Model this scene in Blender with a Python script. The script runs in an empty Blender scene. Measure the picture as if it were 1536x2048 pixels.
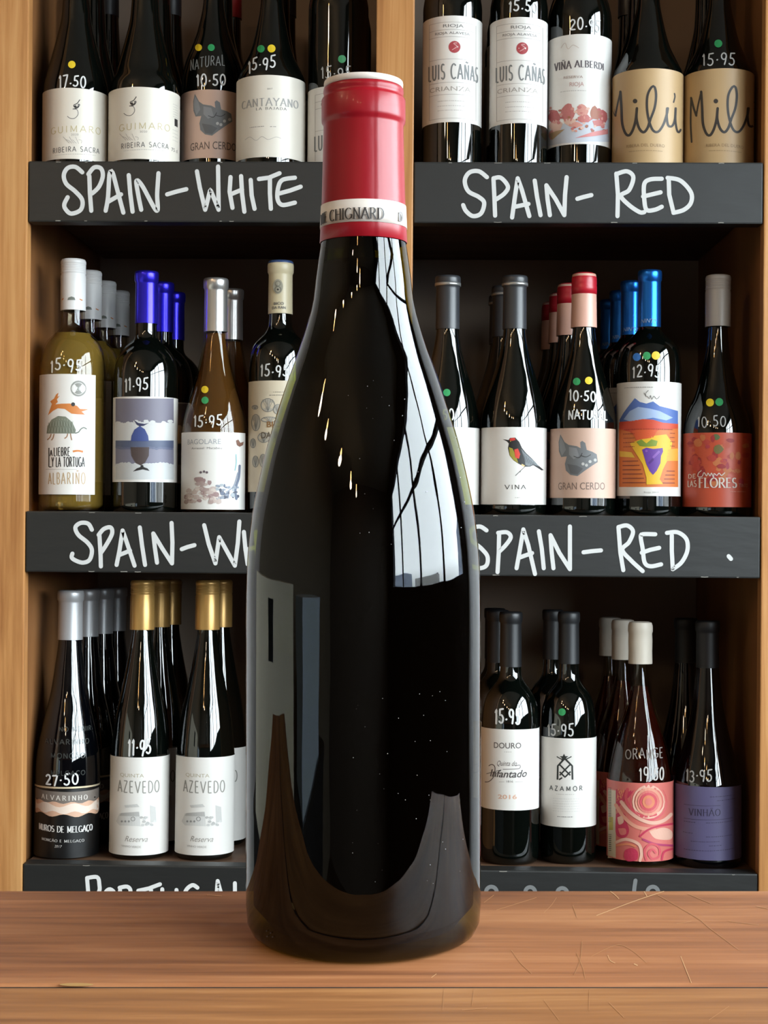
import bpy, bmesh, math, random
from mathutils import Vector, Matrix
from mathutils.geometry import tessellate_polygon

# ------------------------------------------------------------------ camera
F = 3076.0                      # focal length in pixels of the 1536 x 2048 frame
HY = 1010.0                     # eye level row
YAW = math.radians(1.5)
ROLL = math.radians(0.45)
CAM = Vector((0.0, 0.0, 1.149))
fw = Vector((-math.sin(YAW), math.cos(YAW), 0))
r0 = Vector((math.cos(YAW), math.sin(YAW), 0))
zz = Vector((0, 0, 1))
rt = r0 * math.cos(ROLL) + zz * math.sin(ROLL)
up = zz * math.cos(ROLL) - r0 * math.sin(ROLL)
sc = bpy.context.scene
COL = sc.collection
cd = bpy.data.cameras.new('camera')
cam = bpy.data.objects.new('camera', cd)
COL.objects.link(cam)
cam.matrix_world = Matrix(((rt.x, up.x, -fw.x, CAM.x), (rt.y, up.y, -fw.y, CAM.y), (rt.z, up.z, -fw.z, CAM.z), (0, 0, 0, 1)))
cd.sensor_fit = 'VERTICAL'
cd.sensor_height = 24.0
cd.lens = 24.0 * F / 2048.0
cd.shift_y = -(1024 - HY) / 2048.0
cd.clip_start = 0.02
sc.camera = cam
TF = Matrix(((rt.x, fw.x, up.x, CAM.x), (rt.y, fw.y, up.y, CAM.y), (rt.z, fw.z, up.z, CAM.z), (0, 0, 0, 1)))  # frame of the counter

# ------------------------------------------------------------------ sky, daylight, exposure
sc.view_settings.view_transform = 'Standard'
sc.view_settings.look = 'None'
sc.view_settings.gamma = 1.0
sc.view_settings.use_curve_mapping = False
sc.view_settings.exposure = 0.3
SKY = 21.0
w = bpy.data.worlds.new('sky')
sc.world = w
w.use_nodes = True
nt = w.node_tree
nt.nodes.clear()
tc = nt.nodes.new('ShaderNodeTexCoord')
sx = nt.nodes.new('ShaderNodeSeparateXYZ')
mr = nt.nodes.new('ShaderNodeMapRange')
mr.inputs['From Min'].default_value = -0.04
mr.inputs['From Max'].default_value = 0.06
rp = nt.nodes.new('ShaderNodeValToRGB')
rp.color_ramp.elements[0].color = (0.10, 0.105, 0.11, 1)
rp.color_ramp.elements[1].color = (0.86, 0.94, 1.0, 1)
bg = nt.nodes.new('ShaderNodeBackground')
bg.inputs['Strength'].default_value = SKY
wo = nt.nodes.new('ShaderNodeOutputWorld')
nt.links.new(tc.outputs['Generated'], sx.inputs[0])
nt.links.new(sx.outputs['Z'], mr.inputs['Value'])
nt.links.new(mr.outputs[0], rp.inputs[0])
nt.links.new(rp.outputs[0], bg.inputs['Color'])
nt.links.new(bg.outputs[0], wo.inputs[0])
WX, WY0, WY1, WZ0, WZ1 = 1.9, -2.75, 1.5, 1.09, 2.7      # the shop window in the right wall
pl = bpy.data.lights.new('window_portal', 'AREA')
pl.shape = 'RECTANGLE'
pl.size = WZ1 - WZ0
pl.size_y = WY1 - WY0
pl.cycles.is_portal = True
po = bpy.data.objects.new('window_portal', pl)
COL.objects.link(po)
po.location = (WX + 0.11, (WY0 + WY1) / 2, (WZ0 + WZ1) / 2)
po.rotation_euler = (0, math.radians(90), 0)
LAMP_W = 5.0

# ------------------------------------------------------------------ materials
def lin(v):
    v /= 255.0
    return v / 12.92 if v <= 0.04045 else ((v + 0.055) / 1.055) ** 2.4
_m = {}
ALB = 0.70          # papers, paints and plaster reflect this share of their swatch colour
def mat(rgb, rough=0.5, metal=0.0, spec=0.5, coat=0.0, key='', bump=None, emit=0.0, trans=0.0, ior=1.5, alpha=1.0):
    k = (rgb, rough, metal, spec, coat, key, bump, emit, trans, ior, alpha)
    if k in _m:
        return _m[k]
    m = bpy.data.materials.new('surface_%d' % len(_m))
    m.use_nodes = True
    n = m.node_tree
    p = n.nodes['Principled BSDF']
    k_ = 1.0 if (metal or trans or emit) else ALB
    c = (lin(rgb[0]) * k_, lin(rgb[1]) * k_, lin(rgb[2]) * k_, 1)
    p.inputs['Base Color'].default_value = c
    p.inputs['Roughness'].default_value = rough
    p.inputs['Metallic'].default_value = metal
    p.inputs['Specular IOR Level'].default_value = spec
    p.inputs['Coat Weight'].default_value = coat
    p.inputs['Coat Roughness'].default_value = 0.08
    p.inputs['IOR'].default_value = ior
    p.inputs['Transmission Weight'].default_value = trans
    p.inputs['Alpha'].default_value = alpha
    if emit:
        p.inputs['Emission Color'].default_value = c
        p.inputs['Emission Strength'].default_value = emit
    if bump:
        sx_, sy_, sz_, dist = bump
        t = n.nodes.new('ShaderNodeTexCoord')
        mp = n.nodes.new('ShaderNodeMapping')
        mp.inputs['Scale'].default_value = (sx_, sy_, sz_)
        no = n.nodes.new('ShaderNodeTexNoise')
        no.inputs['Scale'].default_value = 1.0
        no.inputs['Detail'].default_value = 2
        b = n.nodes.new('ShaderNodeBump')
        b.inputs['Distance'].default_value = dist
        n.links.new(t.outputs['Object'], mp.inputs[0])
        n.links.new(mp.outputs[0], no.inputs['Vector'])
        n.links.new(no.outputs['Fac'], b.inputs['Height'])
        n.links.new(b.outputs[0], p.inputs['Normal'])
    _m[k] = m
    return m

def wood(name, dark, mid, light, scale, rough=0.45, coat=0.0, knots=False, fine=1.0):
    """procedural wood; scale = mapping scale, small along the grain"""
    m = bpy.data.materials.new(name)
    m.use_nodes = True
    n = m.node_tree
    p = n.nodes['Principled BSDF']
    t = n.nodes.new('ShaderNodeTexCoord')
    mp = n.nodes.new('ShaderNodeMapping')
    mp.inputs['Scale'].default_value = scale
    a = n.nodes.new('ShaderNodeTexNoise')
    a.inputs['Scale'].default_value = 1.0
    a.inputs['Detail'].default_value = 6
    a.inputs['Roughness'].default_value = 0.62
    a.inputs['Distortion'].default_value = 0.6
    mp2 = n.nodes.new('ShaderNodeMapping')
    mp2.inputs['Scale'].default_value = tuple(s * (7 if s > 8 else 3.0) * fine for s in scale)
    b = n.nodes.new('ShaderNodeTexNoise')
    b.inputs['Scale'].default_value = 1.0
    b.inputs['Detail'].default_value = 3
    mix = n.nodes.new('ShaderNodeMath')
    mix.operation = 'MULTIPLY_ADD'
    mix.inputs[1].default_value = 0.35
    sub = n.nodes.new('ShaderNodeMath')
    sub.operation = 'SUBTRACT'
    sub.inputs[1].default_value = 0.175
    cr = n.nodes.new('ShaderNodeValToRGB')
    e = cr.color_ramp.elements
    e[0].position = 0.3
    e[0].color = tuple(lin(v) * .8 for v in dark) + (1,)
    e[1].position = 0.72
    e[1].color = tuple(lin(v) * .8 for v in light) + (1,)
    q = e.new(0.52)
    q.color = tuple(lin(v) * .8 for v in mid) + (1,)
    L = n.links.new
    L(t.outputs['Object'], mp.inputs[0]); L(t.outputs['Object'], mp2.inputs[0])
    L(mp.outputs[0], a.inputs['Vector']); L(mp2.outputs[0], b.inputs['Vector'])
    L(b.outputs['Fac'], mix.inputs[0]); L(a.outputs['Fac'], sub.inputs[0]); L(sub.outputs[0], mix.inputs[2])
    L(mix.outputs[0], cr.inputs[0]); L(cr.outputs[0], p.inputs['Base Color'])
    bm_ = n.nodes.new('ShaderNodeBump')
    bm_.inputs['Distance'].default_value = 0.0003
    bm_.inputs['Strength'].default_value = 0.6
    L(b.outputs['Fac'], bm_.inputs['Height']); L(bm_.outputs[0], p.inputs['Normal'])
    p.inputs['Roughness'].default_value = rough
    p.inputs['Coat Weight'].default_value = coat
    p.inputs['Specular IOR Level'].default_value = 0.3
    p.inputs['Coat Roughness'].default_value = 0.25
    return m

OAK = wood('oak_veneer', (158, 104, 58), (190, 134, 80), (208, 156, 100), (38, 38, 2.2), 0.4)
SIDE_SHADED = wood('side_panel_shaded_wood', (118, 76, 42), (142, 94, 54), (160, 110, 66), (30, 6, 2.0), 0.5)  # inner panels: wood colour darkened to stand in for shade inside the bays
BOARDM = wood('shelf_board_wood', (78, 56, 42), (96, 70, 52), (112, 84, 62), (3, 25, 25), 0.55)
TABLE = wood('counter_wood', (118, 70, 42), (168, 108, 68), (200, 140, 94), (3.0, 34, 34), 0.55, 0.0)
FLOORM = wood('floor_wood', (62, 48, 37), (80, 62, 48), (94, 74, 57), (1.5, 14, 14), 0.5)
BACKM = mat((160, 140, 122), 0.8, key='back')
SIGNM = mat((28, 29, 28), 0.5, bump=(25, 25, 90, 0.0004))
CHALK = mat((228, 228, 226), 0.8, spec=.2)
CHALK_DIM = mat((150, 150, 148), 0.8)
DARKGLASS = mat((5, 8, 6), 0.03, spec=0.72, key='dark', bump=(60, 60, 9, 0.00025))
BLACKGLASS = mat((4, 5, 8), 0.03, spec=0.7, key='blk', bump=(60, 60, 9, 0.00025))

def glassm(rgb, name, ior=1.52):
    # bottle wall: tinted see-through with a clean Fresnel reflection on the side that faces the viewer
    m = bpy.data.materials.new(name.replace(' ', '_') + '_glass'); m.use_nodes = True
    n = m.node_tree; n.nodes.clear()
    N, L = n.nodes.new, n.links.new
    t = N('ShaderNodeTexCoord'); mp = N('ShaderNodeMapping'); mp.inputs['Scale'].default_value = (60, 60, 7)
    no = N('ShaderNodeTexNoise'); no.inputs['Scale'].default_value = 1.0; no.inputs['Detail'].default_value = 2
    bp = N('ShaderNodeBump'); bp.inputs['Distance'].default_value = 0.00035
    L(t.outputs['Object'], mp.inputs[0]); L(mp.outputs[0], no.inputs['Vector']); L(no.outputs['Fac'], bp.inputs['Height'])
    tr = N('ShaderNodeBsdfTransparent'); tr.inputs['Color'].default_value = tuple(lin(v) for v in rgb) + (1,)
    gl = N('ShaderNodeBsdfGlossy'); gl.inputs['Roughness'].default_value = 0.015
    fr = N('ShaderNodeFresnel'); fr.inputs['IOR'].default_value = ior
    ge = N('ShaderNodeNewGeometry'); su = N('ShaderNodeMath'); su.operation = 'SUBTRACT'; su.inputs[0].default_value = 1.0
    mu = N('ShaderNodeMath'); mu.operation = 'MULTIPLY'
    mx = N('ShaderNodeMixShader'); ou = N('ShaderNodeOutputMaterial')
    L(bp.outputs[0], gl.inputs['Normal']); L(bp.outputs[0], fr.inputs['Normal'])
    L(ge.outputs['Backfacing'], su.inputs[1]); L(su.outputs[0], mu.inputs[0]); L(fr.outputs[0], mu.inputs[1])
    L(mu.outputs[0], mx.inputs[0]); L(tr.outputs[0], mx.inputs[1]); L(gl.outputs[0], mx.inputs[2]); L(mx.outputs[0], ou.inputs[0])
    return m
CLEAR = glassm((240, 236, 226), 'clear')
ROSEG = glassm((236, 232, 215), 'roseg')
OLIVE = glassm((150, 160, 60), 'olive')
W_PALE = mat((186, 156, 76), 0.05, trans=.72, ior=1.12, key='pale wine', spec=.1)
W_AMBER = mat((138, 94, 48), 0.05, trans=.72, ior=1.12, key='amber wine', spec=.1)
W_ORANGE = mat((112, 36, 24), 0.05, trans=.9, ior=1.12, key='orange wine', spec=.1)
W_RED = mat((7, 2, 4), 0.3, spec=0.0, key='red wine')

# ------------------------------------------------------------------ object helpers
def link(name, me, parent=None):
    o = bpy.data.objects.new(name, me)
    COL.objects.link(o)
    if parent is not None:
        o.parent = parent
    return o
def tag(o, label=None, cat=None, group=None, kind=None):
    if label: o['label'] = label
    if cat: o['category'] = cat
    if group: o['group'] = group
    if kind: o['kind'] = kind
    return o
def empty(name, label, cat, mtx, group=None):
    o = bpy.data.objects.new(name, None)
    o.empty_display_size = 0.05
    COL.objects.link(o)
    o.matrix_world = mtx
    return tag(o, label, cat, group)
def mesh_obj(name, bm, mats, parent=None, smooth=False):
    me = bpy.data.meshes.new(name)
    if smooth:
        for f in bm.faces: f.smooth = True
    bm.to_mesh(me)
    bm.free()
    for m in (mats if isinstance(mats, (list, tuple)) else [mats]):
        me.materials.append(m)
    return link(name, me, parent)
def box_bm(bm, x0, x1, y0, y1, z0, z1, bevel=0.0):
    r = bmesh.ops.create_cube(bm, size=1.0)
    for v in r['verts']:
        v.co = Vector(((x0 + x1) / 2 + v.co.x * (x1 - x0), (y0 + y1) / 2 + v.co.y * (y1 - y0), (z0 + z1) / 2 + v.co.z * (z1 - z0)))
    if bevel:
        es = set(e for v in r['verts'] for e in v.link_edges)
        bmesh.ops.bevel(bm, geom=list(es), offset=bevel, segments=2, affect='EDGES', profile=0.6)
def box(name, x0, x1, y0, y1, z0, z1, m, parent=None, bevel=0.0):
    bm = bmesh.new()
    box_bm(bm, x0, x1, y0, y1, z0, z1, bevel)
    return mesh_obj(name, bm, m, parent)
def lathe_bm(bm, prof, seg=64, mi=0):
    """prof: list of (r, z) ; r = 0 makes a pole"""
    rings = []
    for r, z in prof:
        if r < 1e-6:
            rings.append([bm.verts.new((0, 0, z))])
        else:
            rings.append([bm.verts.new((r * math.cos(2 * math.pi * i / seg), r * math.sin(2 * math.pi * i / seg), z)) for i in range(seg)])
    for a, b in zip(rings, rings[1:]):
        for i in range(seg):
            j = (i + 1) % seg
            if len(a) == 1 and len(b) == 1: continue
            if len(a) == 1: f = bm.faces.new((a[0], b[j], b[i]))
            elif len(b) == 1: f = bm.faces.new((a[i], a[j], b[0]))
            else: f = bm.faces.new((a[i], a[j], b[j], b[i]))
            f.smooth = True
            f.material_index = mi

def ray(px, py):
    return (fw + rt * ((px - 768) / F) + up * ((HY - py) / F))
def at_y(px, py, Y):
    d = ray(px, py)
    return CAM + d * ((Y - CAM.y) / d.y)

# ------------------------------------------------------------------ drawing in photo pixels, laid onto real surfaces
def smooth_line(pts, step=2.2, closed=False):
    if len(pts) < 3:
        out = []
        (x0, y0), (x1, y1) = pts[0], pts[-1]
        n = max(1, int(math.hypot(x1 - x0, y1 - y0) / step))
        return [(x0 + (x1 - x0) * i / n, y0 + (y1 - y0) * i / n) for i in range(n + 1)]
    P = [pts[0]] + list(pts) + [pts[-1]]
    out = []
    for i in range(1, len(P) - 2):
        a, b, c, d = P[i - 1], P[i], P[i + 1], P[i + 2]
        n = max(1, int(math.hypot(c[0] - b[0], c[1] - b[1]) / step))
        for k in range(n):
            t = k / n
            out.append(tuple(0.5 * (2 * b[j] + (c[j] - a[j]) * t + (2 * a[j] - 5 * b[j] + 4 * c[j] - d[j]) * t * t + (3 * b[j] - a[j] - 3 * c[j] + d[j]) * t ** 3) for j in (0, 1)))
    out.append(tuple(pts[-1]))
    return out
def poly_line(pts, step=2.2):
    out = []
    for a, b in zip(pts, pts[1:]):
        n = max(1, int(math.hypot(b[0] - a[0], b[1] - a[1]) / step))
        for k in range(n):
            out.append((a[0] + (b[0] - a[0]) * k / n, a[1] + (b[1] - a[1]) * k / n))
    out.append(tuple(pts[-1]))
    return out

_tcache = {}
def text_mesh(s, shear=0.0, bold=0.0):
    k = (s, shear, bold)
    if k not in _tcache:
        c = bpy.data.curves.new('t', 'FONT')
        c.body = s
        c.shear = shear
        c.offset = bold
        c.resolution_u = 3
        o = bpy.data.objects.new('t', c)
        me = bpy.data.meshes.new_from_object(o)
        vs = [(v.co.x, v.co.y) for v in me.vertices]
        fs = [tuple(p.vertices) for p in me.polygons]
        bpy.data.objects.remove(o); bpy.data.curves.remove(c); bpy.data.meshes.remove(me)
        _tcache[k] = (vs, fs)
    return _tcache[k]

def arc(cx, cy, rx, ry, a0, a1, n=9):
    return [(cx + rx * math.cos(math.radians(a0 + (a1 - a0) * i / n)), cy + ry * math.sin(math.radians(a0 + (a1 - a0) * i / n))) for i in range(n + 1)]
GL = {  # stroke letters: width, strokes in a unit-high box, y up
    'A': (.72, [[(.0, 0), (.36, 1)], [(.36, 1), (.72, 0)], [(.14, .34), (.58, .34)]]),
    'B': (.58, [[(.08, 0), (.08, 1)], [(.08, 1), (.3, 1)] + arc(.3, .76, .22, .24, 90, -90) + [(.08, .52)], [(.08, .52), (.3, .52)] + arc(.3, .26, .26, .26, 90, -90) + [(.08, 0)]]),
    'C': (.66, [arc(.38, .5, .36, .5, 48, 312, 16)]),
    'D': (.7, [[(.08, 0), (.08, 1)], [(.08, 1), (.25, 1)] + arc(.25, .5, .42, .5, 90, -90, 12) + [(.08, 0)]]),
    'E': (.54, [[(.08, 0), (.08, 1)], [(.08, 1), (.5, 1)], [(.08, .52), (.44, .52)], [(.08, 0), (.52, 0)]]),
    'F': (.5, [[(.08, 0), (.08, 1)], [(.08, 1), (.5, 1)], [(.08, .52), (.42, .52)]]),
    'G': (.72, [arc(.38, .5, .36, .5, 48, 350, 16), [(.46, .42), (.7, .42)], [(.68, .42), (.68, .08)]]),
    'H': (.7, [[(.08, 0), (.08, 1)], [(.62, 0), (.62, 1)], [(.08, .52), (.62, .52)]]),
    'I': (.22, [[(.11, 0), (.11, 1)]]),
    'J': (.4, [[(.3, 1), (.3, .2)] + arc(.12, .2, .18, .2, 0, -120, 6)]),
    'K': (.62, [[(.08, 0), (.08, 1)], [(.58, 1), (.1, .45)], [(.22, .58), (.62, 0)]]),
    'L': (.5, [[(.08, 0), (.08, 1)], [(.08, 0), (.5, 0)]]),
    'M': (.84, [[(.1, 0), (.1, 1)], [(.1, 1), (.42, .12)], [(.42, .12), (.74, 1)], [(.74, 1), (.74, 0)]]),
    'N': (.7, [[(.08, 0), (.08, 1)], [(.08, 1), (.62, 0)], [(.62, 0), (.62, 1)]]),
    'O': (.76, [arc(.38, .5, .36, .5, 90, 450, 22)]),
    'P': (.56, [[(.08, 0), (.08, 1)], [(.08, 1), (.28, 1)] + arc(.28, .74, .26, .26, 90, -90) + [(.08, .48)]]),
    'Q': (.76, [arc(.38, .5, .36, .5, 90, 450, 22), [(.45, .2), (.72, -.08)]]),
    'R': (.64, [[(.08, 0), (.08, 1)], [(.08, 1), (.28, 1)] + arc(.28, .75, .25, .25, 90, -90) + [(.08, .5)], [(.28, .5), (.62, 0)]]),
    'S': (.54, [arc(.27, .75, .21, .25, 40, 270, 10)[:-1] + arc(.27, .25, .23, .25, 90, -150, 11)]),
    'T': (.64, [[(.32, 0), (.32, 1)], [(.0, 1), (.64, 1)]]),
    'U': (.68, [[(.08, 1), (.08, .3)] + arc(.34, .3, .26, .3, 180, 360, 9) + [(.6, 1)]]),
    'V': (.7, [[(.0, 1), (.35, 0)], [(.35, 0), (.7, 1)]]),
    'W': (.95, [[(.0, 1), (.24, 0)], [(.24, 0), (.48, .9)], [(.48, .9), (.71, 0)], [(.71, 0), (.95, 1)]]),
    'X': (.66, [[(.02, 0), (.64, 1)], [(.02, 1), (.64, 0)]]),
    'Y': (.66, [[(.0, 1), (.33, .48)], [(.66, 1), (.33, .48)], [(.33, .48), (.33, 0)]]),
    'Z': (.6, [[(.04, 1), (.56, 1)], [(.56, 1), (.03, 0)], [(.03, 0), (.58, 0)]]),
    '0': (.6, [arc(.3, .5, .26, .5, 90, 450, 18)]),
    '1': (.26, [[(.04, .8), (.16, 1), (.14, 0)]]),
    '2': (.54, [arc(.26, .74, .22, .25, 160, -30, 8) + [(.04, 0), (.52, .02)]]),
    '3': (.5, [arc(.2, .75, .22, .24, 140, -80, 8) + arc(.2, .26, .26, .26, 85, -140, 9)]),
    '4': (.56, [[(.3, 1), (.02, .35), (.54, .38)], [(.42, .75), (.38, 0)]]),
    '5': (.54, [[(.5, 1), (.14, .96), (.1, .56)] + arc(.22, .3, .26, .28, 80, -140, 9)]),
    '6': (.5, [[(.42, 1), (.12, .55)] + arc(.26, .28, .22, .28, 160, 520, 14)]),
    '7': (.5, [[(.02, .95), (.48, 1), (.22, 0)]]),
    '8': (.52, [arc(.26, .76, .2, .23, 270, 630, 14), arc(.26, .27, .24, .27, 90, 450, 14)]),
    '9': (.52, [arc(.26, .7, .22, .28, 20, 380, 14) + [(.42, .3), (.34, -.02)]]),
    '.': (.2, [[(.08, .38), (.12, .40)]]), ',': (.2, [[(.1, .02), (.13, .0)]]), '-': (.4, [[(.05, .45), (.35, .5)]]),
    ' ': (.36, []),
    'Ñ': (.7, [[(.08, 0), (.08, 1)], [(.08, 1), (.62, 0)], [(.62, 0), (.62, 1)], [(.18, 1.13), (.3, 1.2), (.42, 1.12), (.54, 1.2)]]),
    'Ã': (.72, [[(.0, 0), (.36, 1)], [(.36, 1), (.72, 0)], [(.14, .34), (.58, .34)], [(.18, 1.13), (.3, 1.2), (.42, 1.12), (.54, 1.2)]]),
    'Ç': (.66, [arc(.38, .5, .36, .5, 48, 312, 16), [(.4, 0), (.34, -.2)]]),
}

class Art:
    """flat shapes in photo pixels, mapped on a surface (surf.put(x, y, layer)) as one mesh"""
    def __init__(s, surf):
        s.surf = surf; s.v = []; s.f = []; s.mi = []; s.mats = []; s.layer = 1; s.n = 0
    def m(s, m):
        if m not in s.mats: s.mats.append(m)
        return s.mats.index(m)
    def add(s, vs, fs, m):
        base = len(s.v)
        s.n += 1
        lay = s.layer + 0.035 * (s.n % 24)
        ok = []
        for (x, y) in vs:
            p = s.surf.put(x, y, lay)
            ok.append(p is not None)
            s.v.append(p if p is not None else Vector((0, 0, 0)))
        k = s.m(m)
        for f in fs:
            if all(ok[i] for i in f):
                s.f.append(tuple(base + i for i in f)); s.mi.append(k)
    def stroke(s, pts, wd, m, smooth=True, taper=0.0, caps=True, flat=None):
        q = smooth_line(pts) if smooth else poly_line(pts)
        n = len(q)
        if n < 2: return
        vs, fs = [], []
        for i, (x, y) in enumerate(q):
            a = q[max(0, i - 1)]; b = q[min(n - 1, i + 1)]
            dx, dy = b[0] - a[0], b[1] - a[1]
            L = math.hypot(dx, dy) or 1.0
            ww = wd
            if flat is not None:       # broad-nib: thick verticals, thin horizontals
                ww = wd * (flat + (1 - flat) * abs(dy) / L)
            if taper: ww *= 1 - taper * abs(2 * i / (n - 1) - 1) ** 3
            nx, ny = -dy / L * ww / 2, dx / L * ww / 2
            vs += [(x + nx, y + ny), (x - nx, y - ny)]
            if i: fs.append((2 * i - 2, 2 * i - 1, 2 * i + 1, 2 * i))
        s.add(vs, fs, m)
        if caps and wd > 2.5:
            for (x, y) in (q[0], q[-1]):
                s.disc(x, y, wd / 2 * (1 - taper), m, n=10)
    def disc(s, x, y, r, m, ry=None, n=20, rot=0.0):
        ry = r if ry is None else ry
        ca, sa = math.cos(rot), math.sin(rot)
        vs = [(x, y)]
        for i in range(n):
            a, b = r * math.cos(2 * math.pi * i / n), ry * math.sin(2 * math.pi * i / n)
            vs.append((x + a * ca - b * sa, y + a * sa + b * ca))
        s.add(vs, [(0, i + 1, (i + 1) % n + 1) for i in range(n)], m)
    def ring(s, x, y, r, wd, m, ry=None, a0=0, a1=360):
        s.stroke(arc(x, y, r, ry or r, a0, a1, 20), wd, m, smooth=False, caps=False)
    def poly(s, pts, m, smooth=False, maxe=6.0):
        if smooth:
            pts = smooth_line(list(pts) + [pts[0]], 3.0)[:-1]
        tris = tessellate_polygon([[Vector((x, y, 0)) for x, y in pts]])
        bm = bmesh.new()
        vv = [bm.verts.new((x, y, 0)) for x, y in pts]
        for t in tris:
            try: bm.faces.new([vv[i] for i in t])
            except ValueError: pass
        for _ in range(5):
            es = [e for e in bm.edges if e.calc_length() > maxe]
            if not es: break
            bmesh.ops.subdivide_edges(bm, edges=es, cuts=1)
            bmesh.ops.triangulate(bm, faces=[f for f in bm.faces if len(f.verts) > 3])
        bm.verts.index_update()
        s.add([(v.co.x, v.co.y) for v in bm.verts], [tuple(v.index for v in f.verts) for f in bm.faces], m)
        bm.free()
    def rect(s, x0, x1, y0, y1, m, maxe=6.0):
        s.poly([(x0, y0), (x1, y0), (x1, y1), (x0, y1)], m, maxe=maxe)
    def _warp(s, x, y, tilt=0.0, x0=0.0):
        y = y + (x - x0) * tilt
        return s.surf.wrap(x, y)
    def text(s, t, x0, x1, y0, y1, m, shear=0.0, bold=0.0, tilt=0.0):
        """filled sans text whose letters fill x0..x1 (arc pixels) and y0 (cap top)..y1 (baseline)"""
        vs, fs = text_mesh(t, shear, bold)
        hv, _ = text_mesh('H', 0.0, 0.0)
        ch = max(v[1] for v in hv)
        a = min(v[0] for v in vs); b = max(v[0] for v in vs)
        out = [s._warp(x0 + (x - a) / (b - a) * (x1 - x0), y1 - y / ch * (y1 - y0), tilt, x0) for x, y in vs]
        s.add(out, fs, m)
    def strokes(s, t, x0, x1, y0, y1, wd, m, serif=False, jitter=0.0, tilt=0.0, gap=0.16, seed=1, slant=0.0):
        rnd = random.Random(seed * 31 + len(t))
        W = sum(GL[c][0] for c in t) + gap * (len(t) - 1)
        k = (x1 - x0) / W
        H = y1 - y0
        cur = 0.0
        for c in t:
            wch, sts = GL[c]
            jy = rnd.uniform(-jitter, jitter) * H
            js = 1 + rnd.uniform(-jitter, jitter)
            ja = rnd.uniform(-jitter, jitter) * 0.8 + slant
            for st in sts:
                pts = [(x0 + (cur + px_ + ja * (py_ - .5) * H / k * 0.6) * k, y1 + jy - py_ * js * H) for px_, py_ in st]
                q = [s._warp(a, b, tilt, x0) for a, b in poly_line(pts, 2.0)]
                if serif:
                    st_v = len(st) == 2
                    s.stroke(q, wd, m, smooth=False, caps=False, flat=0.38)
                    if st_v and abs(st[0][1] - st[1][1]) > .6 * abs(st[0][0] - st[1][0]):
                        for e in st:
                            if e[1] in (0, 1):
                                X = x0 + (cur + e[0]) * k; Y = y1 + jy - e[1] * js * H
                                hw = H * 0.13
                                s.stroke([s._warp(X - hw, Y, tilt, x0), s._warp(X + hw, Y, tilt, x0)], wd * .35, m, smooth=False, caps=False)
                else:
                    s.stroke(q, wd, m, smooth=len(q) > 2 and jitter > 0, caps=jitter > 0)
            cur += wch + gap
    def fuzz(s, x0, x1, y, n, m, wd=0.9, seed=0):
        """a line of lettering too small to read: short marks"""
        rnd = random.Random(seed)
        x = x0
        while x < x1:
            L = rnd.uniform(1.5, 4.5)
            s.stroke([s._warp(x, y), s._warp(min(x + L, x1), y)], wd, m, smooth=False, caps=False)
            x += L + rnd.uniform(0.6, 1.8)
    def build(s, name, parent):
        me = bpy.data.meshes.new(name)
        me.from_pydata(s.v, [], s.f)
        for m in s.mats: me.materials.append(m)
        me.polygons.foreach_set('material_index', s.mi)
        me.update()
        bm = bmesh.new(); bm.from_mesh(me)
        loose = [v for v in bm.verts if not v.link_faces]
        bmesh.ops.delete(bm, geom=loose, context='VERTS')
        bm.to_mesh(me); bm.free()
        return link(name, me, parent)

class PlaneSurf:
    def __init__(s, Y): s.Y = Y
    def put(s, x, y, layer):
        p = at_y(x, y, s.Y - 0.0004 * layer)
        return p
    def wrap(s, x, y): return (x, y)

class TableSurf:      # plane of the counter, in the counter's own frame
    def __init__(s, z): s.z = z
    def put(s, x, y, layer):
        d = Vector(((x - 768) / F, 1.0, (HY - y) / F))
        return d * ((s.z + 0.0001 * layer) / d.z)
    def wrap(s, x, y): return (x, y)

# ------------------------------------------------------------------ bottles
BOARD_Z = {1: CAM.z + 0.4030, 2: CAM.z - 0.0140, 3: CAM.z - 0.4340}
TILT3 = math.radians(2.4)
FRONT = 1.82

def fine_profile(pts, n=70):
    """monotone cubic through (z, r) sorted by z"""
    z = [p[0] for p in pts]; r = [p[1] for p in pts]
    m = len(z)
    d = [(r[i + 1] - r[i]) / (z[i + 1] - z[i]) for i in range(m - 1)]
    t = [d[0]] + [0 if d[i - 1] * d[i] <= 0 else 2 * d[i - 1] * d[i] / (d[i - 1] + d[i]) for i in range(1, m - 1)] + [d[-1]]
    out = []
    for i in range(m - 1):
        h = z[i + 1] - z[i]
        k = max(1, int(round(n * h / (z[-1] - z[0]))))
        for j in range(k):
            u = j / k
            out.append((z[i] + u * h, r[i] * (2 * u ** 3 - 3 * u * u + 1) + t[i] * h * (u ** 3 - 2 * u * u + u) + r[i + 1] * (3 * u * u - 2 * u ** 3) + t[i + 1] * h * (u ** 3 - u * u)))
    out.append((z[-1], r[-1]))
    return out

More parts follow.
